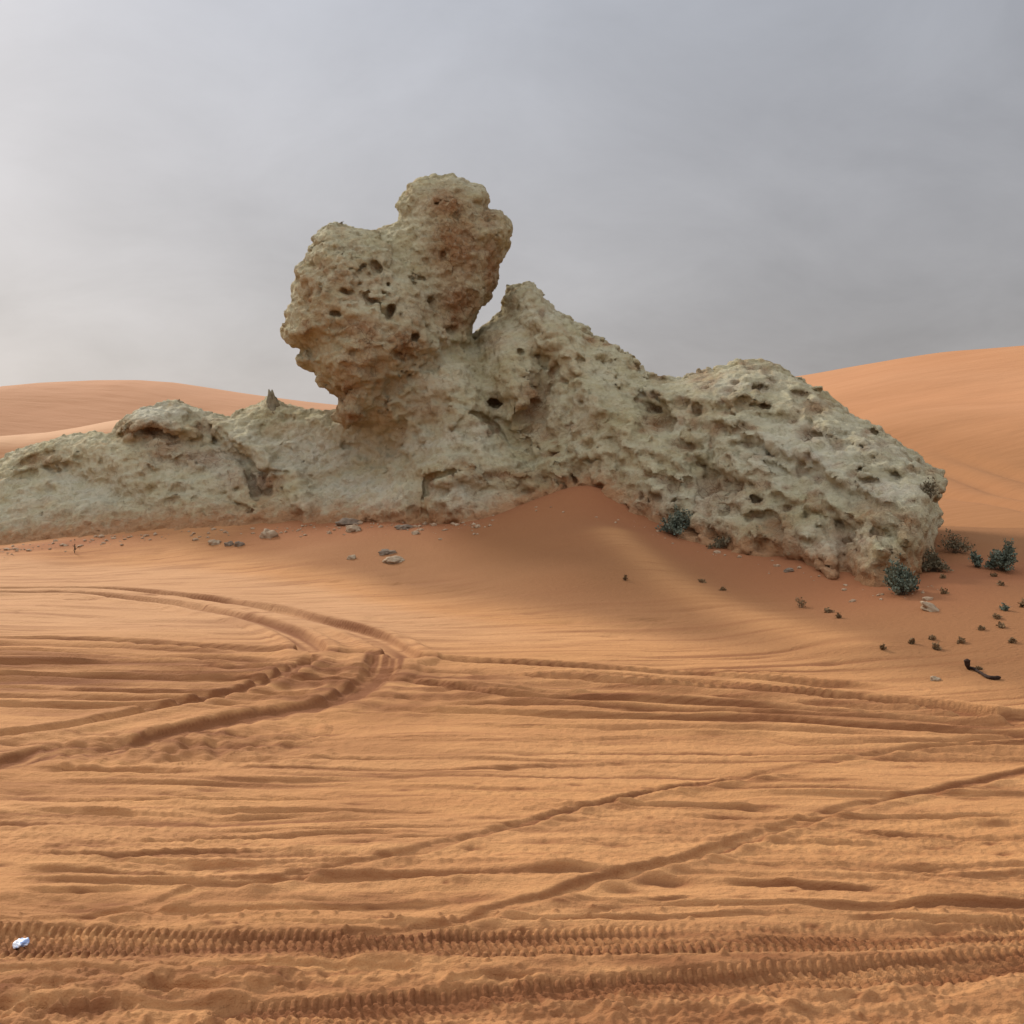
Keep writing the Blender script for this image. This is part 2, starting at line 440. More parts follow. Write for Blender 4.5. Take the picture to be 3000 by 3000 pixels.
def along(pts_uv, n=14):
    P = catmull(pts_uv, n)
    Q = np.array([flat_pt(u, v) for u, v in P])
    if pts_uv[0][0] < 0 or pts_uv[0][0] > 3000:      # a track that leaves the picture goes on beyond it
        e = Q[0] - Q[4]; Q = np.vstack([Q[0] + e / np.linalg.norm(e) * np.arange(4, 0, -.5)[:, None], Q])
    if pts_uv[-1][0] < 0 or pts_uv[-1][0] > 3000:
        e = Q[-1] - Q[-5]; Q = np.vstack([Q, Q[-1] + e / np.linalg.norm(e) * np.arange(.5, 4.5, .5)[:, None]])
    return Q
RSEG = rs(21)
def carve(path, w, d, berm=0.4, bw=0.6, ch=0.4, wob=0.3, seed=0, tread=None, side=0.0, fade=0.0, nz_amp=0.25, clump=0.0, dsc=1.0):
    """press a wheel rut (or a ridge when d < 0) along a world path"""
    global H, churn
    n = len(path)
    seglen = np.linalg.norm(np.diff(path, axis=0), axis=1); cum = np.r_[0, np.cumsum(seglen)]
    R = w * 3.2
    x0, y0 = path.min(0) - R; x1, y1 = path.max(0) + R
    idx = np.where((gx > x0) & (gx < x1) & (gy > y0) & (gy < y1))[0]
    if len(idx) == 0: return
    X, Y = gx[idx], gy[idx]
    best = np.full(len(idx), 1e9); T = np.zeros(len(idx)); S = np.zeros(len(idx))
    for i in range(n - 1):
        a = path[i]; e = path[i + 1] - a; Ls = seglen[i]
        if Ls < 1e-6: continue
        e = e / Ls
        m = np.where((X > min(a[0], path[i+1][0]) - R) & (X < max(a[0], path[i+1][0]) + R) & (Y > min(a[1], path[i+1][1]) - R) & (Y < max(a[1], path[i+1][1]) + R))[0]
        if len(m) == 0: continue
        dx, dy = X[m] - a[0], Y[m] - a[1]
        t = np.clip(dx * e[0] + dy * e[1], 0, Ls)
        px_, py_ = dx - t * e[0], dy - t * e[1]
        dist = np.hypot(px_, py_)
        k = dist < best[m]
        mk = m[k]
        best[mk] = dist[k]; T[mk] = np.sign(e[0] * dy[k] - e[1] * dx[k]) * dist[k]; S[mk] = cum[i] + t[k]
    ok = best < R
    idx, T, S = idx[ok], T[ok], S[ok]
    T = T + w * wob * perlin2(S * 1.1, np.full(len(S), seed * 1.7), seed + 40)
    q = np.abs(T) / w
    mod = 1 + nz_amp * 1.6 * perlin2(S * 0.9, np.full(len(S), seed * 3.1 + 5), seed + 41)
    if fade:
        mod = mod * sstep(0, fade, S) * sstep(0, fade, cum[-1] - S)
    inside = 1 - sstep(0.55, 1.05, q)
    bm = np.exp(-((q - 1.25) / bw) ** 2) * (q > 0.3)
    if side: bm = bm * np.where(T * side > 0, 1.25, 0.35)
    rough = (1 - clump) * (0.8 * perlin2(S * .8, T * 11 + seed, seed + 42) + 0.3 * perlin2(S * 1.8, T * 20, seed + 44)) + clump * perlin2(gx[idx] * 9, gy[idx] * 9, seed + 42)
    d = d * dsc
    dh = -d * inside * mod + d * berm * bm * mod * (1 + 0.5 * rough)
    dh += abs(d) * nz_amp * 0.5 * rough * (q < 2)
    if tread:
        pitch, td = tread
        rows = 4.0
        rr = (T / w + 1) * rows / 2
        row = np.floor(rr)
        ph = (S + 0.45 * pitch * np.sin(T / w * 2.2) * 2) / pitch + 0.5 * (row % 2)
        tri = np.abs((ph % 1) - 0.5) * 2
        lug = sstep(.25, .65, tri)
        e_ = (q < 1.02) * (0.12 + 0.88 * sstep(-0.55, 0.1, perlin2(S * 1.4, T * 5, seed + 43)))
        rg = np.abs(rr - row - .5) * 2
        dh += td * (lug * (1 - sstep(.7, 1.0, rg)) - 0.5) * e_ * 1.1 + 0.25 * td * perlin2(gx[idx] * 45, gy[idx] * 45, 3) * (q < 1.2)
    H[idx] += dh * nearm[idx]
    stv = perlin2(S * .6, T * 17 + seed * 3, seed + 47)
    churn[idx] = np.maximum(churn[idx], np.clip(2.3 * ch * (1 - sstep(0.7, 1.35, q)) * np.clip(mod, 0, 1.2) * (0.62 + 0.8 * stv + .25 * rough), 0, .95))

# twin track curving in from the left
carve(along([(-250,1722),(0,1712),(264,1712),(466,1730),(660,1757),(854,1796),(1048,1850),(1149,1897),(1195,1930)]), .15, .085, .5, .55, .40, seed=1, dsc=1.35)
carve(along([(-250,1745),(0,1736),(233,1737),(427,1755),(582,1779),(737,1814),(838,1850),(893,1889),(903,1915)]), .14, .075, .5, .55, .35, seed=2, dsc=1.35)
# parallel ruts across the whole width
for k, (P, w, d, ch) in enumerate([
    ([(-300,1888),(0,1882),(250,1884),(466,1893),(700,1902),(930,1912),(1180,1925),(1500,1942),(1810,1962),(2120,1982),(2486,2008),(2650,2020)], .15, .085, .5),
    ([(-300,1925),(0,1918),(300,1920),(600,1930),(900,1938)], .12, .05, .35),
    ([(-300,1957),(0,1952),(400,1950),(800,1955),(1100,1960),(1500,1981),(1888,2001),(2276,2028),(2548,2043),(2781,2068),(3000,2114),(3200,2160)], .14, .10, .55),
    ([(-300,2000),(0,1990),(300,1988),(660,1992),(1000,2000),(1250,2010),(1500,2040),(1888,2055),(2276,2071),(2587,2082),(3000,2099),(3300,2110)], .15, .085, .6),
    ([(-300,2030),(0,2022),(300,2035),(700,2040),(1100,2045)], .10, .05, .4),
    ([(-300,2072),(0,2072),(300,2075),(600,2073),(860,2068)], .10, .055, .45),
    ([(1050,2080),(1500,2098),(1888,2106),(2200,2113),(2509,2129),(3000,2144),(3300,2150)], .12, .065, .5),
    ([(1900,2150),(2200,2155),(2430,2175),(3000,2160),(3300,2150)], .10, .035, .3),
    ([(0,2268),(300,2262),(700,2268)], .08, .035, .3),
    ([(-300,1900),(0,1897),(400,1904),(800,1915)], .09, .04, .35), ([(-300,1940),(0,1936),(380,1940),(760,1944),(1100,1948)], .10, .05, .4),
    ([(150,1972),(500,1975),(900,1982),(1300,2000)], .10, .05, .4), ([(-300,2052),(0,2050),(420,2054),(800,2060)], .08, .04, .3),
    ([(1250,1962),(1600,1972),(2000,1996),(2400,2030),(2700,2062)], .08, .05, .35), ([(1200,2012),(1600,2024),(2000,2040),(2400,2058),(3000,2088)], .09, .045, .35),
    ([(1200,2065),(1700,2072),(2200,2090),(2700,2106),(3200,2125)], .10, .045, .4), ([(1300,2128),(1800,2135),(2200,2140),(2700,2155)], .08, .03, .25),
    ([(1700,1948),(2100,1968),(2480,1996)], .05, .03, .2),
    ]):
    carve(along(P), w * .62, d, .45, .6, ch, seed=5 + k, nz_amp=.35, dsc=.6, fade=.5)
# tracks fanning out to the lower left, with thrown-up sand
carve(along([(-300,2215),(0,2163),(295,2116),(543,2066),(776,2004),(900,1940)]), .11, .085, .7, .6, .6, seed=20, side=-1, dsc=.55, clump=.2)
carve(along([(-300,2290),(0,2246),(155,2204),(334,2196),(505,2151),(660,2120),(815,2089),(970,2058),(1087,2004),(1130,1925)]), .15, .11, .6, .7, .75, seed=21, nz_amp=.45, dsc=.38, clump=.6)
carve(along([(330,2210),(480,2195),(640,2165),(800,2140)]), .18, -.05, .0, .6, .5, seed=22, nz_amp=.9, fade=.5, clump=.6)
# diagonal single tracks
carve(along([(3300,2205),(3150,2235),(3000,2264),(2781,2306),(2626,2337),(2455,2376),(2315,2419),(2160,2469),(2028,2514),(1849,2560),(1702,2599),(1616,2630),(1500,2656),(1400,2688),(1227,2720),(1050,2735)]), .055, .05, .7, .6, .45, seed=30, side=1, nz_amp=.5, clump=.4, dsc=.40)
carve(along([(3300,2160),(3000,2176),(2742,2188),(2509,2215),(2276,2254),(2121,2285),(1927,2312),(1810,2343),(1640,2385),(1500,2423),(1359,2460),(1165,2506),(932,2545),(776,2584),(582,2600),(466,2638),(350,2669),(116,2690),(-100,2700)]), .055, .042, .7, .6, .40, seed=31, side=1, nz_amp=.5, clump=.4, dsc=.40)
for k, (P, w, d) in enumerate([
    ([(2043,2592),(2300,2594),(2480,2605),(2640,2602)], .05, .022), ([(1616,2692),(1850,2668),(2137,2640)], .04, .022),
    ([(1780,2650),(1950,2645),(2100,2632)], .035, .016), ([(2431,2429),(2700,2446),(3000,2458),(3200,2460)], .05, .026), ([(1500,2440),(1750,2436),(2080,2450)], .05, .018),
    ([(0,2540),(300,2545),(620,2560)], .05, .018), ([(0,2610),(200,2612),(460,2600)], .045, .018), ([(0,2650),(180,2652),(400,2645)], .045, .020),
    ([(560,2368),(800,2372),(1300,2372)], .045, .024), ([(0,2495),(300,2500),(560,2492),(900,2495)], .04, .016), ([(0,2465),(120,2450)], .05, .03),
    ([(2560,2545),(2800,2565),(3000,2560),(3200,2556)], .05, .020), ([(2500,2665),(2700,2652),(3000,2650),(3100,2648)], .035, .018),
    ([(1040,2470),(1200,2452),(1420,2455)], .03, .013), ([(0,2380),(200,2378),(450,2385)], .05, .028), ([(1500,2353),(1900,2365),(2300,2372)], .05, .02),
    ]):
    carve(along(P), w * .55, d, .6, .6, .34, seed=50 + k, side=1, fade=.25, nz_amp=.9, dsc=.5, clump=.5, wob=.8)
TR = rs(91)
for k in range(32):
    v0 = 2170 + 560 * TR.rand(); u0 = TR.uniform(-500, 2600); ln = TR.uniform(350, 1500); sl_ = TR.normal(0, .012)
    pts_ = [(u0 + ln * t, v0 + sl_ * ln * t + 5 * math.sin(t * 5 + k)) for t in (0, .25, .5, .75, 1)]
    P_ = np.array([flat_pt(u, v) for u, v in catmull(pts_, 8)])
    carve(P_, TR.uniform(.012, .03) * (1 + .06 * P_[0][1]), TR.uniform(.005, .011), .6, .6, TR.uniform(.15, .34), seed=120 + k, side=1, fade=.3, nz_amp=.6, clump=.25, wob=.15)
# knobbly tyre prints close to the camera
carve(along([(-300,2758),(0,2752),(400,2762),(900,2772),(1500,2768),(2276,2757),(3000,2733),(3300,2722)]), .10, .006, 1.2, .5, .5, wob=.05, seed=70, tread=(.031, .014), nz_amp=.15)
carve(along([(700,2975),(1100,2950),(1500,2918),(1888,2888),(2276,2864),(2664,2848),(3000,2817),(3300,2790)]), .085, .007, 1.2, .5, .5, wob=.08, seed=71, tread=(.033, .013), nz_amp=.3)
# ridges of pushed-up sand between and below the prints
for k, (P, w, d) in enumerate([
    ([(-200,2835),(150,2825),(420,2830),(800,2812),(1300,2825)], .035, -.018), ([(0,2880),(220,2870),(360,2885),(480,2865),(700,2872),(900,2850)], .05, -.035),
    ([(-200,2925),(100,2930),(300,2915),(500,2935),(760,2905)], .05, -.028), ([(1250,2870),(1420,2845),(1660,2840)], .04, -.022), ([(1500,2985),(1900,2960),(2400,2950)], .03, -.014)]):
    carve(along(P), w, d, .0, .6, .25, seed=80 + k, fade=.12, nz_amp=.9, clump=.6, dsc=.8)
# churned, crumbly sand at the bottom edge
cm = sstep(3.66, 3.3, gy) * (.45 + .55 * sstep(1.2, -0.5, gx - 0.2 * perlin2(gx * 2, gy * 2, 61))) * sstep(1.5, 2.4, gy)
cm = np.maximum(cm * sstep(-0.35, 0.15, perlin2(gx * 1.3, gy * 2.6, 62)), 0.8 * cm * sstep(3.35, 3.1, gy))
H += cm * (0.036 * perlin2(gx * 8, gy * 13, 63) + 0.022 * perlin2(gx * 19, gy * 24, 64) + 0.014 * perlin2(gx * 42, gy * 48, 65))
churn = np.maximum(churn, cm * (0.5 + 0.8 * perlin2(gx * 6, gy * 9, 66)))
dk = sstep(2.95, 2.86, gy) * sstep(0.05, 0.3, perlin2(gx * 1.7, gy * 2, 68) + .12)
churn = np.maximum(churn, dk * .8)
# crumbled sand where the tracks cross
cx, cy = flat_pt(1020, 2020)
cm2 = np.exp(-((gx - cx) / 1.2) ** 2 - ((gy - cy) / 0.9) ** 2)
H += cm2 * (0.02 * perlin2(gx * 3.2, gy * 4, 71) + 0.02 * perlin2(gx * 8, gy * 9, 72))
churn = np.maximum(churn, cm2 * np.clip(0.5 + 0.8 * perlin2(gx * 2, gy * 6, 73), 0, .95))
cx, cy = flat_pt(520, 2190)
cm3 = np.exp(-((gx - cx) / 0.8) ** 2 - ((gy - cy) / 0.32) ** 2)
H += cm3 * (0.025 * perlin2(gx * 6, gy * 8, 74) + 0.022 * perlin2(gx * 14, gy * 15, 75))
churn = np.maximum(churn, cm3 * np.clip(0.6 + 0.6 * perlin2(gx * 3, gy * 7, 76), 0, .95))
# loose, darker disturbed sand along the driven lanes
BL = np.array([flat_pt(*p) for p in [(-400,1990),(0,1985),(500,1985),(1000,1990),(1500,2030),(2100,2060),(2600,2090),(3100,2130)]])
yl = np.interp(gx, BL[:, 0], BL[:, 1]); hw = np.interp(gx, [-5, -1.5, 0, 4], [1.0, .75, .55, .35])
lane = np.exp(-((gy - yl) / hw) ** 4) * nearm
stk = perlin2(gx * .45, gy * 8.5, 101) + .5 * perlin2(gx * 1.0, gy * 14, 102)
H += lane * (.016 * perlin2(gx * .6, gy * 7.0, 101) + .012 * perlin2(gx * 1.1, gy * 16, 102))
churn = np.maximum(churn, lane * np.clip(.45 + .9 * stk, 0, .95))
lane2 = sstep(3.95, 3.8, gy + .08 * perlin2(gx * 1.2, gy * 2, 103)) * sstep(2.0, 2.5, gy)
stk2 = perlin2(gx * .9, gy * 9, 104) + .6 * perlin2(gx * 5, gy * 14, 105)
churn = np.maximum(churn, lane2 * np.clip(.34 + .6 * stk2, 0, .8))
stk3 = sstep(.15, .6, perlin2(gx * .55, gy * 5.5, 106)) * flatm * nearm * sstep(3.6, 4.0, gy)
churn = np.maximum(churn, .35 * stk3)
fine = perlin2(gx * .32, gy * 10, 107) + .6 * perlin2(gx * .8, gy * 17, 108)
fm = sstep(.25, .9, fine) * flatm * nearm * sstep(3.7, 4.2, gy) * sstep(12, 8, gy)
churn = np.maximum(churn, .85 * fm); H -= .010 * fm
dH = H - base_h(gx, gy); lim = np.where(gy > 5.5, .042, .040)
H = base_h(gx, gy) + lim * np.tanh(dH / lim)
# scattered clods and dimples
CR = rs(33)
for k in range(800):
    v = 2120 + 860 * CR.rand() ** 0.8; u = CR.uniform(-300, 3300)
    x, y = flat_pt(u, v)
    r = (0.008 + 0.020 * CR.rand() ** 2) * (1 + 0.10 * y); ex = CR.uniform(1.3, 5.5)
    idx = np.where((np.abs(gx - x) < r * ex * 2.2) & (np.abs(gy - y) < r * 2.2))[0]
    if len(idx) == 0: continue
    q = ((gx[idx] - x) / (r * ex)) ** 2 + ((gy[idx] - y) / r) ** 2
    sg = 1 if CR.rand() < 0.55 else -1
    H[idx] += sg * r * CR.uniform(.15, .42) * np.exp(-q * 1.4)
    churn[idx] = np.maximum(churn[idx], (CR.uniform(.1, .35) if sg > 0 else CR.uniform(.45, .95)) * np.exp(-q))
for k in range(1500):
    y = 2.9 + 1.1 * CR.rand() ** .8; x = CR.uniform(-2.4, 2.4)
    r = 0.004 + 0.012 * CR.rand() ** 2.5
    j0 = np.searchsorted(ys, y - r * 2); j1 = np.searchsorted(ys, y + r * 2)
    for j in range(j0, j1):
        w_ = wY[j]; c0 = np.searchsorted(ss, (x - r * 2) / w_); c1 = np.searchsorted(ss, (x + r * 2) / w_)
        sl_ = slice(j * len(ss) + c0, j * len(ss) + c1)
        q = ((gx[sl_] - x) ** 2 + (gy[sl_] - y) ** 2) / r ** 2
        H[sl_] += r * .8 * np.exp(-q * 1.5); churn[sl_] = np.maximum(churn[sl_], .45 * np.exp(-q))
# redder sand banked against the rock, shade painted over the bank, a paler drift line across the bank
bank = sstep(0.03, 0.18, base_h(gx, gy)) * sstep(24, 19, gy)
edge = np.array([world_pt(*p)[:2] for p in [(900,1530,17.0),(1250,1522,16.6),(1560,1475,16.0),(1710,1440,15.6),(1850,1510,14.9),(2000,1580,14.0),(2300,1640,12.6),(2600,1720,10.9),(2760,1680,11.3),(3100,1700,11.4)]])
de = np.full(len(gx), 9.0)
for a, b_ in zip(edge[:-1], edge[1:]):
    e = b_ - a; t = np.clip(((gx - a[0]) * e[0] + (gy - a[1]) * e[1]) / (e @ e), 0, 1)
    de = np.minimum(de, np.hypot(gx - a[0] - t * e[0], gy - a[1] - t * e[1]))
nr = perlin2(gx * .9, gy * .6, 81)
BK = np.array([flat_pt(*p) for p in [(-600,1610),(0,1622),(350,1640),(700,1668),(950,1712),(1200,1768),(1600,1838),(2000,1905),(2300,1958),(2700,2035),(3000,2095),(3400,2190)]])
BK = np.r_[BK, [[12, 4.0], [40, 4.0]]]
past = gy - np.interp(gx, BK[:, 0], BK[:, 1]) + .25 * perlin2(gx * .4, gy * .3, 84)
bank_shade = .95 * sstep(-.1, 1.3, past) * sstep(24, 19, gy) * (.25 + .75 * sstep(-6.0, -1.2, gx))  # painted shade: darkens the sand from the bank's lower edge to the rock
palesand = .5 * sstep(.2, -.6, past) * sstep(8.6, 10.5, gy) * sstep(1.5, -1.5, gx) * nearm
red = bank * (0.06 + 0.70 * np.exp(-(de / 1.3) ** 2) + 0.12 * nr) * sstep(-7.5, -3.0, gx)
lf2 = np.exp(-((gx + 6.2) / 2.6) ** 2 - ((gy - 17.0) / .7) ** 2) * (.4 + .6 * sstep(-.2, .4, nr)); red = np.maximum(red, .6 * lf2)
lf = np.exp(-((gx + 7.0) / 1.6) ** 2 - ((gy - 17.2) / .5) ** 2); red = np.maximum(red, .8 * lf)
ridge = along([(1780,1600),(1900,1690),(2050,1760)])
pts = np.array([world_pt(*p)[:2] for p in [(1800,1585,13.5),(1900,1660,12.3),(2050,1745,11.1),(2300,1850,9.6),(2500,1930,8.7)]])
dr = np.full(len(gx), 9.0)
for a, b_ in zip(pts[:-1], pts[1:]):
    e = b_ - a; t = np.clip(((gx - a[0]) * e[0] + (gy - a[1]) * e[1]) / (e @ e), 0, 1)
    dr = np.minimum(dr, np.hypot(gx - a[0] - t * e[0], gy - a[1] - t * e[1]))
pl = np.exp(-(dr / .28) ** 2)
red = red * (1 - .75 * pl); bank_shade = bank_shade * (1 - .6 * pl); H += .05 * np.exp(-(dr / .4) ** 2)
red = np.clip(red, 0, 1)
nR, nC = GX.shape
I = np.arange(nR * nC).reshape(nR, nC)
quads = np.stack([I[:-1, :-1], I[:-1, 1:], I[1:, 1:], I[1:, :-1]], -1).reshape(-1, 4)
ground = mesh_np('sand_ground', np.c_[gx, gy, H], quads, SAND, attrs={'red': red, 'bank': bank_shade, 'palesand': palesand, 'churn': np.clip(churn, 0, 1)})
tag(ground, 'orange desert sand with wheel ruts and tyre prints', 'sand', kind='structure')
gH = H.reshape(nR, nC)
def ground_z(x, y):
    i = int(np.clip(np.searchsorted(ys, y) - 1, 0, nR - 2)); t = (y - ys[i]) / (ys[i + 1] - ys[i])
    r = []
    for k in (i, i + 1):
        r.append(np.interp(x, GX[k], gH[k]))
    return r[0] * (1 - t) + r[1] * t

# ------------------------------------------------------------------ far dunes
def dune(name, label, x0, x1, y0, y1, f, n=(260, 160), foot=None, mat=None):
    X, Y = np.meshgrid(np.linspace(x0, x1, n[0]), np.linspace(y0, y1, n[1]))
    Z = f(X, Y)
    I = np.arange(X.size).reshape(X.shape)
    q = np.stack([I[:-1, :-1], I[:-1, 1:], I[1:, 1:], I[1:, :-1]], -1).reshape(-1, 4)
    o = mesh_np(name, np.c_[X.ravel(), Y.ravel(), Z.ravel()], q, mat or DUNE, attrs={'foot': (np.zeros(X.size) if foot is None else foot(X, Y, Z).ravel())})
    return tag(o, label, 'dune', kind='structure')
def crest_dune(crest, Yc, foot_d, back_d, shape=1.0, sharp=.25, nz=.12):
    """height field with a crest line given as (u, v) at depth Yc(u)"""
    us = np.array([c[0] for c in crest], float); vs = np.array([c[1] for c in crest], float)
    ycs = np.array([Yc(u) for u in us]); xs = (us - 1500) / F * ycs; zs = CH + (HV - vs) / F * ycs
    def f(X, Y):
        yc = np.interp(X, xs, ycs) + 0.8 * perlin2(X * .08, X * 0 + 3, 90)
        zc = np.interp(X, xs, zs)
        k = np.ones(9) / 9
        d = Y - yc
        fr = np.clip(1 + d / foot_d, 0, 1); fr = (fr * fr * (3 - 2 * fr)) ** shape
        bk = np.clip(1 - d / back_d, 0, 1); bk = bk * bk * (3 - 2 * bk)
        t = np.where(d < 0, fr, bk)
        z = -0.8 + (zc + 0.8) * t
        return z + nz * perlin2(X * .15, Y * .25, 91) * t * (1 - np.exp(-(d / 6) ** 2)) + nz * .35 * perlin2(X * .5 + Y * .1, Y * .9, 92) * t * (1 - np.exp(-(d / 3) ** 2))
    return f
dune('far_dune', 'broad pale orange dune rising on the left skyline behind the rock', -75, 5, 40, 110,
     crest_dune([(-900,1230),(-300,1185),(0,1146),(60,1130),(150,1121),(300,1115),(420,1115),(520,1122),(600,1134),(700,1150),(800,1164),(900,1177),(1000,1188),(1200,1212),(1500,1250),(1900,1290)],
                lambda u: 68 + 4 * math.sin(u / 400), 26, 35, .9), (300, 160), mat=DUNE_FAR)
dune('near_dune', 'low orange dune with pale crest at the left edge behind the rock', -40, 2, 20, 60,
     crest_dune([(-900,1330),(-300,1300),(0,1278),(150,1266),(250,1250),(340,1232),(420,1222),(520,1216),(700,1220),(900,1240),(1200,1300)],
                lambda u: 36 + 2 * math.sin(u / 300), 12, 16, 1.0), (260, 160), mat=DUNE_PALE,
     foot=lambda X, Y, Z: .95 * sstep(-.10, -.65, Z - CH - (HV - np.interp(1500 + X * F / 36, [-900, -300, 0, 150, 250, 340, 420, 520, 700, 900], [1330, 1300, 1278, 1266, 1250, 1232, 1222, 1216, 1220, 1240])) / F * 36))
RP = [world_pt(*p) for p in [(2000,1180,46),(2280,1112,47),(2500,1072,47),(2700,1042,46),(3000,1012,44),(3300,985,43),(3700,960,43),
     (2350,1200,36),(2600,1195,33),(3000,1165,31),(3400,1140,30),(2500,1275,27),(2760,1265,25),(3000,1245,24),(3400,1235,23),
     (2650,1390,22.5),(2760,1420,20.5),(3000,1440,19.5),(3400,1440,19),(2760,1500,17),(3000,1545,15.5),(3400,1540,15.5)]]
RP += [(p[0], p[1] + 12, p[2] - 1.2) for p in RP[:7]] + [(p[0], p[1] + 30, 0.0) for p in RP[:7]]
RP += [(3, 22, -.6), (4, 30, -.6), (3, 40, .0), (40, 14, .5), (45, 30, 3.5), (60, 45, 5), (60, 20, 1), (8.5, 13, -.3), (14, 12, -.2), (22, 11, -.2), (2, 60, -.5)]
RP = np.array(RP)
_rt = TPS(RP[:, :2], RP[:, 2], reg=1e-3, scale=15)
def rdune(X, Y):
    z = _rt(X, Y)
    n = .06 * perlin2(X * .35, Y * .5, 95) + .22 * perlin2(X * .12 + 3, Y * .22, 96)
    band = perlin2(X * .10 + Y * .10, Y * .55 - X * .12, 97)
    z = z + n * .6 + .035 * band
    # old wheel marks slanting across the foot of the slope
    for off in (0.0, 1.7, 3.4):
        L_ = X - 7.9 - off * .5 + .04 * (Y - 18) + .12 * np.sin(Y * .7 + off)
        z = z - .12 * np.exp(-(L_ / .20) ** 2) * sstep(25, 21, Y)
    edge = np.minimum(np.minimum(X - 3, 60 - X), np.minimum(Y - 12.5, 85 - Y))
    return z - 1.2 * sstep(1.6, 0, edge)
dune('large_dune', 'large orange dune climbing to the right edge behind the rock', 3, 60, 12.5, 85, rdune, (420, 420), lambda X, Y, Z: .9 * sstep(3.0, 1.7, Z + .5 * perlin2(X * .12, Y * .12, 98) + .25 * perlin2(X * .5, Y * .3, 99)))  # shade of the lower slope painted into the sand colour by height

# ------------------------------------------------------------------ the weathered rock
def poly_dist(poly, u0, u1, v0, v1, step=5.0):
    """signed distance (px, positive inside) to a closed outline, tabulated"""
    P = np.array(poly, float)
    def f(U, V):
        d = np.full(U.shape, 1e9); ins = np.zeros(U.shape, bool)
        for a, b_ in zip(P, np.roll(P, -1, 0)):
            e = b_ - a; t = np.clip(((U - a[0]) * e[0] + (V - a[1]) * e[1]) / max(e @ e, 1e-9), 0, 1)
            d = np.minimum(d, np.hypot(U - a[0] - t * e[0], V - a[1] - t * e[1]))
            c = ((a[1] > V) != (b_[1] > V))
            xi = a[0] + (V - a[1]) * e[0] / (e[1] if abs(e[1]) > 1e-9 else 1e-9)
            ins ^= c & (U < xi)
        return np.where(ins, d, -d)
    return Grid2(f, u0, u1, int((u1 - u0) / step) + 1, v0, v1, int((v1 - v0) / step) + 1)
Z1 = lambda pts: [(750 + .414 * a, 480 + .414 * b_) for a, b_ in pts]
face_poly = Z1([(575,1790),(585,1700),(600,1650),(520,1610),(470,1550),(440,1500),(420,1452),(385,1458),(340,1422),(308,1392),(328,1340),(375,1335),(385,1300),(340,1285),(300,1270),
    (225,1248),(203,1220),(208,1165),(245,1150),(235,1090),(245,1020),(275,990),(280,870),(305,850),(298,775),(340,740),(385,715),(410,600),(440,570),(428,540),(480,490),(530,453),(560,453),
    (650,470),(740,498),(860,512),(960,560),(1060,700),(1180,850),(1290,1000),(1360,1150),(1400,1250),(1330,1380),(1180,1480),(1000,1570),(860,1680),(760,1800),(650,1860)])
bulb_poly = Z1([(620,620),(740,500),(850,510),(920,470),(1010,410),(1025,362),(1020,330),(1003,295),(1020,250),(1060,225),(1090,150),(1130,122),(1200,108),(1290,98),(1400,98),(1470,120),(1550,170),
    (1612,205),(1628,240),(1605,290),(1628,340),(1690,343),(1740,365),(1782,410),(1797,470),(1785,540),(1740,640),(1700,740),(1690,850),(1650,920),(1590,1000),(1550,1060),(1545,1090),(1510,1140),(1502,1200),
    (1500,1262),(1440,1330),(1250,1300),(1050,1150),(850,950),(700,800)])
FU = 1.55280
ZF = lambda pts: [(a * FU, b_ * FU) for a, b_ in pts]
low_poly = ZF([(-170,960),(-120,920),(-60,892),(0,880),(20,862),(60,840),(120,825),(170,820),(215,825),(225,805),(260,775),(300,767),(345,765),(385,780),(430,790),(470,770),(492,760),
    (505,752),(530,764),(560,776),(600,785),(640,786),(680,740),(740,700),(800,660),(850,640),(883,646),(893,645),(905,630),(950,590),(955,565),(965,547),(990,541),(1000,536),(1015,560),(1040,590),(1090,620),
    (1120,638),(1150,650),(1185,673),(1210,705),(1230,715),(1290,722),(1350,705),(1380,690),(1400,687),(1470,700),(1500,715),(1550,750),(1600,790),(1650,815),(1690,850),(1720,870),(1755,893),(1772,910),
    (1762,935),(1755,1000),(1752,1060),(1730,1150),(1600,1250),(1200,1250),(600,1250),(-170,1250)])
d_face = poly_dist(face_poly, 700, 1500, 550, 1350, 4)
d_bulb = poly_dist(bulb_poly, 900, 1600, 450, 1150, 4)
d_low = poly_dist(low_poly, -350, 2900, 780, 2000, 5)
fp = []
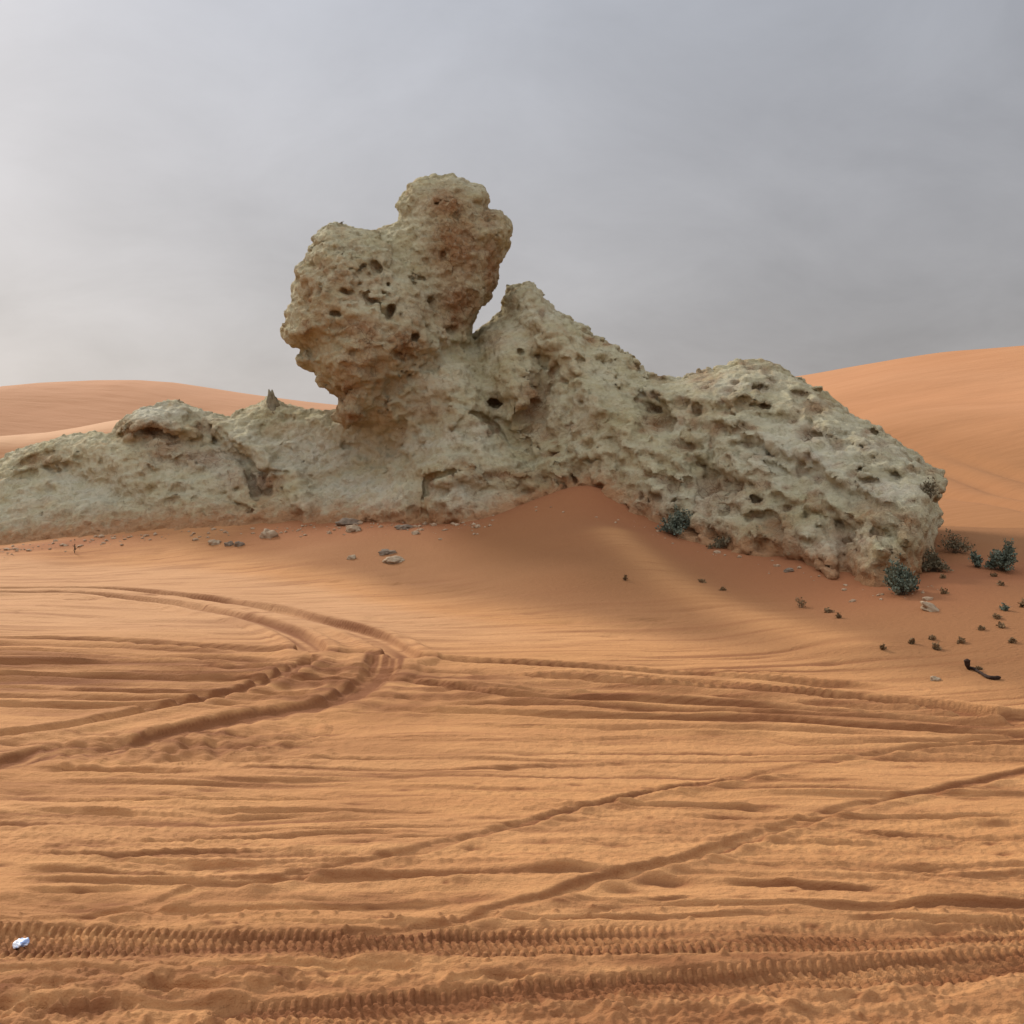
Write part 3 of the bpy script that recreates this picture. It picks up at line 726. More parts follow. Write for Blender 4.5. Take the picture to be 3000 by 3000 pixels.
for p in [(-250,1600,18.3),(0,1600,17.9),(250,1570,17.7),(600,1550,17.4),(1000,1530,16.9),(1250,1530,16.3),(1420,1530,15.9),(1710,1440,15.9),(1710,1560,15.3),(2000,1580,13.9),(2300,1640,12.5),(2500,1700,11.4),(2600,1720,10.9),(2740,1650,11.6),
    (0,1900,17.5),(800,1900,16.8),(1600,1900,15),(2300,1900,12.2),(2700,1900,11),
    (-250,1430,19.5),(0,1375,19.6),(120,1400,19.2),(200,1290,19.6),(370,1195,19.4),(540,1195,19.4),(650,1230,19.3),(350,1300,18.75),(800,1240,19.0),(1000,1225,18.0),
    (150,1480,18.6),(350,1430,18.5),(600,1420,18.2),(480,1300,18.7),(700,1330,18.5),(760,1420,18.0),(900,1400,17.9),
    (1000,1300,18.1),(1000,1420,17.6),(1150,1300,17.7),(1300,1230,17.0),(1200,1130,17.4),(1370,1010,17.8),(1300,1080,17.3),(1100,1200,17.5),
    (1250,1380,16.4),(1260,1440,16.2),(1400,1400,16.2),(1450,1300,16.6),(1390,1240,16.8),
    (1540,850,18.3),(1480,960,18.0),(1600,930,17.7),(1550,1050,17.2),(1500,1180,16.9),(1700,1000,17.6),(1830,1050,17.2),(1700,1150,16.6),(1650,1300,16.3),(1850,1200,15.9),(1900,1110,16.6),(1800,1330,15.6),
    (2000,1130,16.3),(2170,1075,16.0),(2300,1120,15.6),(2150,1200,14.9),(2000,1250,15.0),(1950,1380,14.7),(2100,1400,14.1),(2300,1300,13.9),(2400,1180,14.9),(2550,1270,13.9),
    (2300,1450,13.1),(2500,1450,12.5),(2450,1350,13.1),(2620,1330,13.3),(2730,1400,12.6),(2600,1500,11.8),(2680,1480,11.9),(2640,1600,11.1),(2150,1520,13.4),(2400,1580,12.3)]:
    fp.append(p)
fp = np.array(fp, float)
_ft = TPS(fp[:, :2], fp[:, 2], reg=2e-3, scale=600)
def pdist(U, V, P):
    d = np.full(U.shape, 1e9)
    P = np.array(P, float)
    for a, b_ in zip(P[:-1], P[1:]):
        e = b_ - a; t = np.clip(((U - a[0]) * e[0] + (V - a[1]) * e[1]) / (e @ e), 0, 1)
        d = np.minimum(d, np.hypot(U - a[0] - t * e[0], V - a[1] - t * e[1]))
    return d
RELIEF = [   # ridges (negative: towards the viewer) and gullies
    ([(1385,1010),(1410,1100),(1450,1200),(1500,1300),(1560,1350)], .38, 36),
    ([(1540,850),(1600,950),(1690,1060),(1750,1180)], -.34, 48),
    ([(1850,1040),(1870,1140),(1940,1240),(2050,1300),(2085,1390)], .34, 44),
    ([(1480,1000),(1490,1120),(1530,1180)], -.22, 34), ([(1590,1060),(1600,1160),(1560,1260)], .30, 34),
    ([(1120,1180),(1250,1120),(1340,1140)], -.28, 90),
    ([(1250,1372),(1400,1362),(1620,1372)], -.14, 40), ([(1270,1430),(1420,1428),(1620,1432)], .10, 30),
    ([(1235,1400),(1225,1500)], .16, 24),
    ([(320,1245),(440,1238),(570,1262)], -.22, 24), ([(330,1296),(450,1290),(580,1310),(720,1345)], .22, 30),
    ([(565,1225),(640,1290),(710,1345),(765,1440)], .26, 22), ([(640,1240),(760,1340),(850,1400),(890,1480)], -.24, 34),
    ([(20,1385),(110,1345),(200,1335)], -.13, 24), ([(40,1412),(130,1372),(230,1366)], .12, 24),
    ([(180,1400),(300,1430),(420,1480),(520,1500)], .18, 40),
    ([(2120,1225),(2330,1320),(2540,1430),(2700,1445)], -.13, 24), ([(2110,1262),(2320,1360),(2530,1475),(2680,1495)], .14, 22),
    ([(2230,1165),(2470,1255),(2660,1370)], -.10, 20), ([(2220,1195),(2450,1290),(2640,1405)], .11, 18),
    ([(2050,1330),(2240,1425),(2450,1495),(2610,1535)], -.12, 22), ([(2040,1362),(2230,1460),(2440,1530),(2590,1570)], .13, 22),
    ([(1900,1150),(2050,1170),(2180,1150)], -.18, 26), ([(1900,1185),(2050,1210),(2160,1200)], .22, 24),
    ([(2560,1520),(2570,1620),(2540,1700)], -.22, 36), ([(2480,1540),(2470,1640),(2490,1690)], .22, 30), ([(2660,1500),(2665,1600)], -.18, 28),
    ([(2330,1560),(2400,1620),(2430,1680)], -.25, 40),
    ([(1650,980),(1760,1020),(1860,1050)], -.18, 20),
]
def front_f(U, V):
    y = _ft(U, V)
    w1_ = 14 * perlin2(U / 60, V / 60, 201); w2_ = 14 * perlin2(U / 60, V / 60, 202)
    for P, A_, R_ in RELIEF:
        d = pdist(U + w1_, V + w2_, P)
        y = y + A_ * np.exp(-(d / R_) ** 2)
    return y
front = Grid2(front_f, -350, 2900, 560, 780, 2000, 230)
def cap(u, v, x, z, y):
    pass
def sdf(x, y, z):
    u = 1500 + x * F / y; v = HV - (z - CH) * F / y
    mpp = y / F
    # low mass: shelf, apron, shoulder, peak and pitted end
    d = d_low(u, v); fy = front(u, v)
    dd = np.clip(d, 0, 60) / 60
    rnd = 0.42 * (1 - np.sqrt(1 - (1 - dd) ** 2 + 1e-6))
    a = (fy + rnd - y) * 0.62
    bk = np.interp(u, [-300, 0, 400, 1000, 1540, 1900, 2170, 2500, 2760], [20.0, 20.3, 20.4, 20.4, 20.2, 18.6, 17.9, 16.2, 14.4])
    c = y - bk
    e = -d * mpp
    low = np.maximum(np.maximum(a, c), e)
    k = .16
    h = np.clip(.5 + .5 * (a - e) / k, 0, 1); sm = a * h + e * (1 - h) + k * h * (1 - h) * .6
    low = np.maximum(np.maximum(sm, c), np.maximum(a, e) )
    # upper head: cheek lobe and bulb behind it
    def lobe(dm, yc, T, D):
        dq = dm(u, v)
        q = np.sqrt(((y - yc) / T) ** 2 + np.maximum(0, 1 - dq / D) ** 2) - 1
        return q * .62
    yc1 = 17.75 + (1000 - v) * .0010 + (u - 1150) * .0006
    face = lobe(d_face, yc1, 1.22, 165)
    yc2 = 18.35 + (850 - v) * .0006
    bulb = lobe(d_bulb, yc2, .88, 135)
    def smin(p, q, k):
        h = np.clip(.5 + .5 * (q - p) / k, 0, 1)
        return q * (1 - h) + p * h - k * h * (1 - h)
    f = smin(face, bulb, .09)
    return smin(f, low, .20)

hx = .034
X0, X1, Y0_, Y1_, Z0, Z1_ = -11.2, 6.3, 9.9, 20.9, -.7, 6.5
CB = 5
nx = int((X1 - X0) / hx) // CB * CB; ny = int((Y1_ - Y0_) / hx) // CB * CB; nz_ = int((Z1_ - Z0) / hx) // CB * CB
ccx = X0 + hx * (np.arange(nx // CB) * CB + (CB - 1) / 2); ccy = Y0_ + hx * (np.arange(ny // CB) * CB + (CB - 1) / 2); ccz = Z0 + hx * (np.arange(nz_ // CB) * CB + (CB - 1) / 2)
AX, AY, AZ = np.meshgrid(ccx, ccy, ccz, indexing='ij')
fc = sdf(AX, AY, AZ).astype(np.float32)
act = np.abs(fc) < .55
# carve list -------------------------------------------------
PITS = []
def pit(u, v, ru, rv, rot=0, depth=.8): PITS.append((u, v, ru, rv, rot, depth))
z3 = lambda a, b_: (900 + .5176 * a, 800 + .5176 * b_)
z4 = lambda a, b_: (1900 + .4917 * a, 1000 + .4917 * b_)
z2 = lambda a, b_: (.4658 * a, 1050 + .4658 * b_)
z1 = lambda a, b_: (750 + .414 * a, 480 + .414 * b_)
for s_, zf, lst in (
    (.414, z1, [(850,735,62,40,55,.7),(912,855,24,18,0,1),(640,910,40,26,0,.7),(810,960,75,24,32,.8),(950,1050,34,62,0,1.1),(570,1062,42,28,0,.8),(690,740,16,16,0,1),(790,790,22,14,40,1),(735,850,16,16,0,1),
        (800,910,18,14,0,1),(1120,1225,28,40,20,.9),(1030,1255,34,16,0,1),(1020,1350,18,24,0,1),(1110,1355,16,16,0,1),(865,1140,30,12,20,.8),(500,760,40,16,-60,.7),(600,760,60,14,10,.6),(1370,1160,100,34,35,.6),
        (1320,640,18,40,0,.6),(1410,750,16,30,0,.6),(1500,520,50,22,35,.5),(1300,280,70,26,-20,.4),(1430,350,26,60,0,.4),(1240,1010,20,80,-20,.5),(470,900,30,18,0,.8),(380,960,40,60,0,.5),(1640,400,80,22,-8,.5)]),
    (.5176, z3, [(1205,450,24,22,0,1),(1328,228,20,34,0,1),(1385,570,20,70,38,.9),(1600,380,48,22,20,1),(1700,402,32,20,20,1),(1875,560,26,18,0,1),(1725,550,24,16,0,1),(1690,610,18,20,0,1),(1762,600,24,14,0,1),(1895,690,24,16,0,1),
        (1550,735,18,16,0,1),(1500,670,24,24,0,.6),(1068,735,50,34,0,1),(1480,915,20,20,0,1),(1720,940,22,12,0,1),(830,1138,20,18,0,1),(1270,770,95,120,0,.4),(1350,660,24,60,-35,.6),(1010,850,90,12,30,1),(1075,895,20,30,-30,1),
        (1880,1255,60,22,30,1),(1195,208,26,14,0,.8),(1545,520,26,14,0,.8),(1240,195,12,10,0,1),(1380,1030,60,18,5,.6),(700,1200,20,60,0,.7),(1100,1150,170,16,8,.35),(1400,960,30,16,0,.7),(1660,450,24,14,20,.9),(1590,870,18,18,0,.7),
        (1030,900,34,26,0,.8),(700,1355,110,14,0,.8),(1340,920,40,40,0,.4)]),
    (.4917, z4, [(75,480,95,62,0,.75),(270,485,42,46,0,.9),(400,540,40,36,0,1),(370,620,16,60,0,.9),(220,388,28,20,20,1),(310,385,26,20,20,1),(480,300,56,20,0,1),(750,308,24,18,0,1),(140,320,28,18,0,.8),(615,520,44,22,20,1),
        (985,400,110,52,38,.5),(960,555,76,40,18,.7),(1130,625,46,50,0,.9),(1300,548,36,22,0,.9),(1400,612,60,34,15,.7),(1290,640,44,18,30,.9),(1465,722,24,26,0,.9),(590,620,40,24,20,1),(735,685,46,16,-12,.9),(965,690,62,22,15,1),
        (245,705,38,18,20,1),(1270,765,26,22,0,1),(1310,735,30,22,0,.8),(1390,850,42,14,0,.9),(1480,800,28,24,0,1),(1632,792,16,14,0,1),(700,850,46,18,30,.9),(985,905,66,22,12,.9),(355,870,85,105,0,.6),(540,880,44,62,-25,.9),(600,945,36,18,10,1),
        (820,1000,62,20,5,1),(1000,985,44,40,0,.7),(1090,1010,46,20,30,1),(1200,1060,38,28,20,.9),(740,1090,76,64,0,.9),(1495,1040,50,62,0,.6),(1580,1120,54,46,0,.9),(1180,1200,46,40,0,.6),(900,775,60,26,15,.7),(650,690,40,16,0,.7),
        (130,890,34,26,0,.7),(270,960,26,24,0,.8),(1650,870,50,22,0,.7),(1270,1190,30,40,0,.7),(1360,1110,26,26,0,.8),(1230,1340,30,24,0,.7),(1110,735,60,20,20,.6),(1180,850,70,26,10,.5),(460,430,46,16,5,.8),(600,345,20,14,0,.9),
        (1000,1210,30,40,0,.5),(120,740,24,22,0,.7),(520,620,30,16,0,.8),(880,1290,120,18,32,.7),(790,1230,46,40,20,.6),(860,480,40,16,10,.6),(330,560,26,18,0,.8)]),
    (.4658, z2, [(1780,825,26,18,0,1),(1792,893,20,20,0,1),(1860,885,18,18,0,1),(1665,805,82,66,20,.45),(1590,740,16,80,-20,.7),(1480,530,30,14,-10,1),(1522,578,14,14,0,1),(1740,502,20,14,0,1),(1655,430,18,12,0,1),(190,660,110,22,-14,.8),
        (920,450,150,40,8,.45),(1260,440,60,52,0,.6),(1120,655,120,20,12,.5),(1300,640,140,36,10,.35),(150,765,24,10,0,.8),(780,470,40,40,0,.5),(1400,740,40,26,0,.5),(1320,450,30,34,0,.8)])):
    for (a, b_, ra, rb, rot, dp_) in lst:
        u, v = zf(a, b_); pit(u, v, ra * s_ * 1.1, rb * s_ * 1.1, rot, dp_)
def groove(pts, r0, depth=.7, n=10):
    P = catmull(pts, n)
    L_ = len(P)
    for i in range(L_):
        a = P[max(i - 1, 0)]; b_ = P[min(i + 1, L_ - 1)]
        ang = math.degrees(math.atan2(b_[1] - a[1], b_[0] - a[0]))
        t = math.sin(math.pi * (i + .6) / (L_ + .2)) ** .5
        wob = 1 + .3 * math.sin(i * 1.7 + r0)
        pit(P[i][0], P[i][1], max(14, np.hypot(*(b_ - a)) * .75), r0 * t * wob, ang, depth)
# groove(Z1([(650,1800),(760,1690),(900,1560),(1080,1480),(1250,1400),(1330,1330)]), 8, .9)
# groove(Z1([(930,520),(1040,620),(1180,830),(1260,1010),(1330,1130),(1420,1200)]), 12, .7)
groove([(722,1376),(735,1410),(748,1445),(756,1468)], 9, 1)
groove([(1640,1105),(1620,1085),(1600,1112)], 6, 1)
groove([(1378,1212),(1420,1228),(1452,1255),(1480,1290)], 8, 1.1)
groove([(2068,1230),(2078,1280),(2084,1345)], 8, 1)
groove([(625,1235),(670,1290),(725,1345),(760,1380),(850,1385)], 7, .9)
groove([(1243,1480),(1250,1430),(1258,1400),(1300,1390),(1345,1378)], 7, .9)
groove([(38,1375),(75,1352),(120,1335),(170,1330)], 9, .9)
groove([(335,1285),(390,1262),(450,1262),(520,1280)], 11, .8)
groove([(2200,1590),(2270,1630),(2370,1672),(2420,1690)], 10, 1)
# groove([(1390,1390),(1460,1408),(1530,1418),(1600,1412)], 9, .8)
groove([(1640,1105),(1600,1150),(1560,1230),(1520,1300)], 8, .6)
groove([(2000,1245),(2060,1255),(2120,1240)], 10, .8)
groove([(600,1440),(680,1470),(760,1510)], 6, .7)
# groove([(900,1395),(1000,1372),(1120,1378)], 4, .7)
# groove([(820,1425),(930,1450),(1040,1455),(1160,1440)], 4, .7)
groove([(1880,1390),(2000,1410),(2100,1395)], 6, .6)
groove([(2250,1372),(2330,1390),(2400,1380)], 7, .8)
groove([(2180,1350),(2270,1365),(2320,1400)], 6, .8)
PR = rs(77)
for k in range(330):      # small weather holes on the pitted end and the peak
    u = PR.uniform(1560, 2740); v = PR.uniform(1000, 1700)
    if u < 1880 and PR.rand() < .75: continue
    r = 5 + 13 * PR.rand() ** 1.6; pit(u, v, r * PR.uniform(1.0, 2.4), r, PR.uniform(0, 40), PR.uniform(.7, 1.2))
for k in range(4):
    u = PR.uniform(860, 1350); v = PR.uniform(700, 1120)
    r = PR.uniform(4, 9); pit(u, v, r * PR.uniform(1, 1.8), r, PR.uniform(-30, 40), .9)
for k in range(12):
    u = PR.uniform(100, 1500); v = PR.uniform(1230, 1520)
    r = PR.uniform(4, 9); pit(u, v, r * PR.uniform(1, 2.5), r, PR.uniform(-10, 30), .8)
up = np.array([p[0] for p in PITS]); vp = np.array([p[1] for p in PITS])
Yr = np.linspace(10, 20.5, 700)[None, :] * np.ones((len(PITS), 1))
fr = sdf((up[:, None] - 1500) / F * Yr, Yr, CH + (HV - vp[:, None]) / F * Yr)
hit = fr < 0
first = np.argmax(hit, 1); okp = hit.any(1)
pit_list = []
for i, (u, v, ru, rv, rot, dp_) in enumerate(PITS):
    if not okp[i]: continue
    Y = Yr[i, first[i]]; m = Y / F
    rx, rz = ru * m, rv * m
    ry = dp_ * (.75 + .75 * min(1, min(rx, rz) / .11)) * min(max(rx, rz), 1.6 * min(rx, rz))
    pit_list.append((*world_pt(u, v, Y), rx, ry, rz, math.radians(rot)))
# fine grid ---------------------------------------------------
f = np.repeat(np.repeat(np.repeat(fc, CB, 0), CB, 1), CB, 2)
bi = np.argwhere(act)
off = np.stack(np.meshgrid(*[np.arange(CB)] * 3, indexing='ij'), -1).reshape(-1, 3)
print('rock grid', f.shape, 'active blocks', len(bi))
for s0 in range(0, len(bi), 20000):
    vi = (bi[s0:s0 + 20000, None, :] * CB + off[None]).reshape(-1, 3)
    x = X0 + hx * vi[:, 0]; y = Y0_ + hx * vi[:, 1]; z = Z0 + hx * vi[:, 2]
    val = sdf(x, y, z).astype(np.float32)
    near = np.where(np.abs(val) < .30)[0]
    xn, yn, zn = x[near], y[near], z[near]
    n1 = perlin3(xn * 1.15, yn * 1.15, zn * 1.4, 1); n2 = perlin3(xn * 2.6, yn * 2.6, zn * 3.0, 2)
    rgt = sstep(-.3, 1.6, xn)
    # eroded bedding: each layer overhangs the one below
    tl = (zn + .42 * np.maximum(xn + .5, 0) - .10 * np.minimum(xn + 3, 0)) / .36 + .9 * n1 + .5 * n2
    saw = (tl - np.floor(tl))
    saw = saw * saw * sstep(1.0, .88, saw)
    lm = sstep(-.15, .35, perlin3(xn * .8, yn * .8, zn * .9, 9))
    val[near] += (.03 + .045 * rgt + .03 * sstep(-3, -5, xn)) * lm * (.42 - saw)
    hd = 1 - .5 * sstep(2.2, 3.0, zn) * sstep(.6, -.2, xn)
    n3 = perlin3(xn * 5.5, yn * 5.5, zn * 6, 4)
    val[near] += hd * (.075 * n1 + .075 * (np.abs(n2) * 1.6 - .3)) + .05 * np.abs(n3) - .045
    nw = np.abs(val[near]) < .24
    wx = xn[nw] + .10 * n2[nw]; wz = zn[nw] + .10 * n3[nw]
    lowl = 1 - .6 * sstep(.2, -.8, xn[nw]) * sstep(1.5, 1.0, zn[nw])
    fa = facet3(wx * 1.9, yn[nw] * 1.9, wz * 2.5, 2); fb = facet3(wx * 4.2, yn[nw] * 4.2, wz * 5.4, 5)
    val[near[nw]] += lowl * (1 - .35 * sstep(2.2, 3.0, zn[nw]) * sstep(.6, -.2, xn[nw])) * (.050 * fa + .026 * fb)
    w1, _ = worley3(xn[nw] * 2.7 + zn[nw] * .8, yn[nw] * 3.3, zn[nw] * 5.6 + xn[nw] * 1.6, 3)
    val[near[nw]] += (.035 + .09 * rgt[nw]) * np.clip(.62 - w1, -.2, .6)
    f[vi[:, 0], vi[:, 1], vi[:, 2]] = val
for (x, y, z, rx, ry, rz, rot) in pit_list:
    R = max(rx, rz) * 1.5 + .06; Ry = ry * 1.5 + .06
    i0, i1 = int((x - R - X0) / hx), int((x + R - X0) / hx) + 2
    j0, j1 = int((y - Ry - Y0_) / hx), int((y + Ry - Y0_) / hx) + 2
    k0, k1 = int((z - R - Z0) / hx), int((z + R - Z0) / hx) + 2
    i0, j0, k0 = max(i0, 0), max(j0, 0), max(k0, 0)
    sub = f[i0:i1, j0:j1, k0:k1]
    if sub.size == 0: continue
    A, B, C = np.meshgrid(X0 + hx * np.arange(i0, i0 + sub.shape[0]) - x, Y0_ + hx * np.arange(j0, j0 + sub.shape[1]) - y, Z0 + hx * np.arange(k0, k0 + sub.shape[2]) - z, indexing='ij')
    ca, sa = math.cos(-rot), math.sin(-rot)
    a2 = A * ca + C * -sa; c2 = A * sa + C * ca
    a2, c2 = A * math.cos(rot) - C * math.sin(rot), A * math.sin(rot) + C * math.cos(rot)
    wv = .35 * min(rx, rz)
    nw_ = perlin3((A + x).ravel() * 4, (B + y).ravel() * 4, (C + z).ravel() * 4, 8).reshape(A.shape)
    a2 = a2 + wv * nw_; c2 = c2 + wv * perlin3((A + x).ravel() * 4.5, (B + y).ravel() * 4.5, (C + z).ravel() * 4.5, 6).reshape(A.shape)
    q = np.sqrt((a2 / rx) ** 2 + ((B - .15 * ry - .75 * np.clip(c2, -rz, rz) * ry / max(rz, .03)) / ry) ** 2 + (c2 / rz) ** 2) - 1
    q = q * min(rx, ry, rz)
    q = q + .22 * min(rx, rz) * perlin3((A + x).ravel() * 5, (B + y).ravel() * 5, (C + z).ravel() * 5, 7).reshape(q.shape)
    k = .03
    h = np.clip(.5 + .5 * (sub + q) / k, 0, 1)          # smooth max(sub, -q)
    f[i0:i1, j0:j1, k0:k1] = np.where(q < .5, np.maximum(sub, -q) + k * h * (1 - h), sub)

def surface_nets(f, org, h):
    s = f < 0
    cnt = np.zeros(tuple(np.array(f.shape) - 1), np.int8)
    for a in (0, 1):
        for b_ in (0, 1):
            for c in (0, 1):
                cnt += s[a:f.shape[0] - 1 + a, b_:f.shape[1] - 1 + b_, c:f.shape[2] - 1 + c]
    cells = np.argwhere((cnt > 0) & (cnt < 8))
    idx = np.full(cnt.shape, -1, np.int32); idx[tuple(cells.T)] = np.arange(len(cells))
    acc = np.zeros((len(cells), 3)); num = np.zeros(len(cells))
    corners = [(a, b_, c) for a in (0, 1) for b_ in (0, 1) for c in (0, 1)]
    cv = {c: f[cells[:, 0] + c[0], cells[:, 1] + c[1], cells[:, 2] + c[2]] for c in corners}
    for c in corners:
        for ax in range(3):
            if c[ax]: continue
            d = list(c); d[ax] = 1; d = tuple(d)
            p, q = cv[c], cv[d]
            m = (p < 0) != (q < 0)
            t = np.where(m, p / np.where(m, p - q, 1), 0)
            P = np.repeat(np.array(c, float)[None], len(cells), 0); P[:, ax] += t
            acc += P * m[:, None]; num += m
    V = np.array(org) + h * (cells + acc / num[:, None])
    Q = []
    for ax in range(3):
        lo = [slice(None)] * 3; hi = [slice(None)] * 3; lo[ax] = slice(0, -1); hi[ax] = slice(1, None)
        m = s[tuple(lo)] != s[tuple(hi)]
        e = np.argwhere(m)
        o1, o2 = (ax + 1) % 3, (ax + 2) % 3
        e = e[(e[:, o1] > 0) & (e[:, o2] > 0) & (e[:, o1] < f.shape[o1] - 1) & (e[:, o2] < f.shape[o2] - 1)]
        def g(d1, d2):
            k = e.copy(); k[:, o1] -= d1; k[:, o2] -= d2
            return idx[k[:, 0], k[:, 1], k[:, 2]]
        q = np.stack([g(1, 1), g(0, 1), g(0, 0), g(1, 0)], -1)
        flip = ~s[e[:, 0], e[:, 1], e[:, 2]]
        q[flip] = q[flip][:, ::-1]
        Q.append(q)
    return V, np.concatenate(Q)
f[0] = f[-1] = 1; f[:, 0] = f[:, -1] = 1; f[:, :, -1] = 1; f[:, :, 0] = 1
RV, RQ = surface_nets(f, (X0, Y0_, Z0), hx)
del f
# keep the one connected body
lab = np.arange(len(RV))
while True:
    m = lab[RQ].min(1); new = lab.copy()
    for c in range(4): np.minimum.at(new, RQ[:, c], m)
    new = new[new]
    if (new == lab).all(): break
    lab = new
big = np.bincount(lab).argmax(); kq = lab[RQ[:, 0]] == big
RQ = RQ[kq]; used = np.unique(RQ); rem = np.full(len(RV), -1); rem[used] = np.arange(len(used)); RV = RV[used]; RQ = rem[RQ]
# drop faces deep under the sand
print('rock verts', len(RV), 'quads', len(RQ))
def normals(V, Q):
    n = np.cross(V[Q[:, 2]] - V[Q[:, 0]], V[Q[:, 3]] - V[Q[:, 1]])
    N = np.zeros_like(V)
    for c in range(4): np.add.at(N, Q[:, c], n)
    return N / np.maximum(np.linalg.norm(N, axis=1, keepdims=True), 1e-12)
N = normals(RV, RQ)
x, y, z = RV.T
u = 1500 + x * F / y; v = HV - (z - CH) * F / y
disp = .017 * facet3(x * 7.5, y * 7.5, z * 9, 4) + .030 * perlin3(x * 6, y * 6, z * 7, 11) + .028 * perlin3(x * 13, y * 13, z * 14, 12)
w1, w2 = worley3(x * 4.2, y * 4.2, z * 4.2, 14)
crack = sstep(.10, .0, w2 - w1)
cmask = np.zeros(len(x))
for (a, b_, r) in [(1320, 700, 130), (1190, 1010, 90), (1320, 870, 100), (1050, 780, 120), (2600, 1600, 130)]:
    cmask = np.maximum(cmask, np.exp(-((u - a) ** 2 + (v - b_) ** 2) / r ** 2))
disp -= .030 * crack * cmask
strata = perlin3(x * 1.2 + z * 1.0, y * 1.2, z * 9 - x * 2.2, 15)
disp += .022 * strata * sstep(1900, 1200, u) * sstep(1180, 1280, v)
disp += .016 * strata
RV = RV + N * disp[:, None]
# stains and pale patches in the stone's colour
def blobs(lst):
    r = np.zeros(len(x))
    for (a, b_, ra, rb, s_) in lst:
        r = np.maximum(r, s_ * np.exp(-((u - a) / ra) ** 2 - ((v - b_) / rb) ** 2))
    return r
stain = blobs([(1335,720,85,140,1),(1230,900,110,90,.45),(950,900,90,110,.5),(1080,800,90,60,.45),(1300,600,100,50,.7),(1440,800,30,100,1),(1340,900,90,60,.9),(1060,1050,120,80,.6),(1000,1180,50,60,.7),(1310,600,70,60,1),(1330,700,80,90,.55),(1430,640,40,40,.8),(1440,760,30,80,.9),(1350,880,80,60,1),(1330,940,60,40,.9),(1040,960,90,40,.8),(1080,1010,60,60,.7),(1180,1010,70,60,.9),(1100,1090,70,50,.6),(1020,1140,50,40,.8),(1030,1220,40,30,.9),
    (1290,690,60,60,.5),(940,780,40,30,.6),(1000,830,80,50,.5),(900,960,24,60,.6),(1040,870,60,20,.6),(1450,1000,60,40,.5),(1560,1170,50,80,.85),(1580,1260,80,60,.5),(1920,1240,50,30,1),(2090,1440,60,70,.85),(2280,1540,60,50,.8),(2370,1270,45,25,1),(2400,1190,50,30,.5),
    (2560,1500,90,60,.6),(2660,1530,50,50,.9),(2480,1590,60,60,.5),(2150,1480,50,30,.6),(1500,1390,90,20,.8),(1350,1350,60,20,.5),(1250,1200,90,30,.5),(430,1260,100,35,1),(480,1310,60,50,.9),(600,1345,110,35,.9),(770,1415,55,50,.95),(680,1410,50,30,.7),(130,1345,80,25,.7),
    (300,1500,120,20,.35),(180,1510,80,40,.35),(560,1530,120,25,.5)])
for (a_, b2, ra, rb, rot_, dp_) in PITS:
    if max(ra, rb) > 17:
        m_ = np.where((np.abs(u - a_) < 2 * ra + 10) & (np.abs(v - b2) < 2 * rb + 10))[0]
        stain[m_] = np.maximum(stain[m_], .75 * np.exp(-((u[m_] - a_) / ra) ** 2 - ((v[m_] - b2) / rb) ** 2))
pale = blobs([(620,1370,200,90,.45),(250,1440,200,60,.6),(1350,1450,130,40,.5),(1250,1300,130,50,.6),(2050,1480,160,60,.35),(2450,1600,150,60,.4),(450,1205,110,26,.8),(900,1330,220,70,.75),(1060,1440,160,60,.8),(1340,1270,80,40,.7),(1230,1150,120,60,.45),(2150,1130,150,40,.5),(2400,1330,260,90,.6),(2600,1430,120,50,.7),(700,1280,100,40,.5),(200,1430,160,50,.5),(100,1520,140,60,.35),(1700,1200,80,60,.3),(1600,900,60,50,.2)])
gz_r = base_h(x, y)
dust = np.exp(-np.maximum(z - gz_r, 0) / .22) + .40 * np.exp(-np.maximum(z - gz_r, 0) / .5)
dust = np.maximum(dust, .5 * sstep(.55, .95, normals(RV, RQ)[:, 2]) * sstep(-.1, .3, perlin3(x * .9, y * .9, z * .9, 31)) * sstep(1500, 900, u))
rock = mesh_np('weathered_rock', RV, RQ, ROCK, attrs={'stain': stain, 'pale': pale, 'dust': dust})
tag(rock, 'large wind-eroded pitted rock outcrop with a balancing head, half buried in sand', 'rock')
ROCKTREE = None
from mathutils.bvhtree import BVHTree
from mathutils import Vector
def rock_hit(u, v):
    global ROCKTREE
    if ROCKTREE is None:
        ROCKTREE = BVHTree.FromPolygons([tuple(p) for p in RV], [tuple(q) for q in RQ.tolist()])
    d = Vector(((u - 1500) / F, 1, (HV - v) / F)).normalized()
    return ROCKTREE.ray_cast(Vector((0, 0, CH)), d)[0]
def sand_hit(u, v):
    """where the sight line through (u, v) meets the sand"""
    Y = 2.5
    while Y < 40:
        X, _, Z = world_pt(u, v, Y)
        if Z <= ground_z(X, Y): break
        Y += .01
    return Vector((X, Y, ground_z(X, Y)))

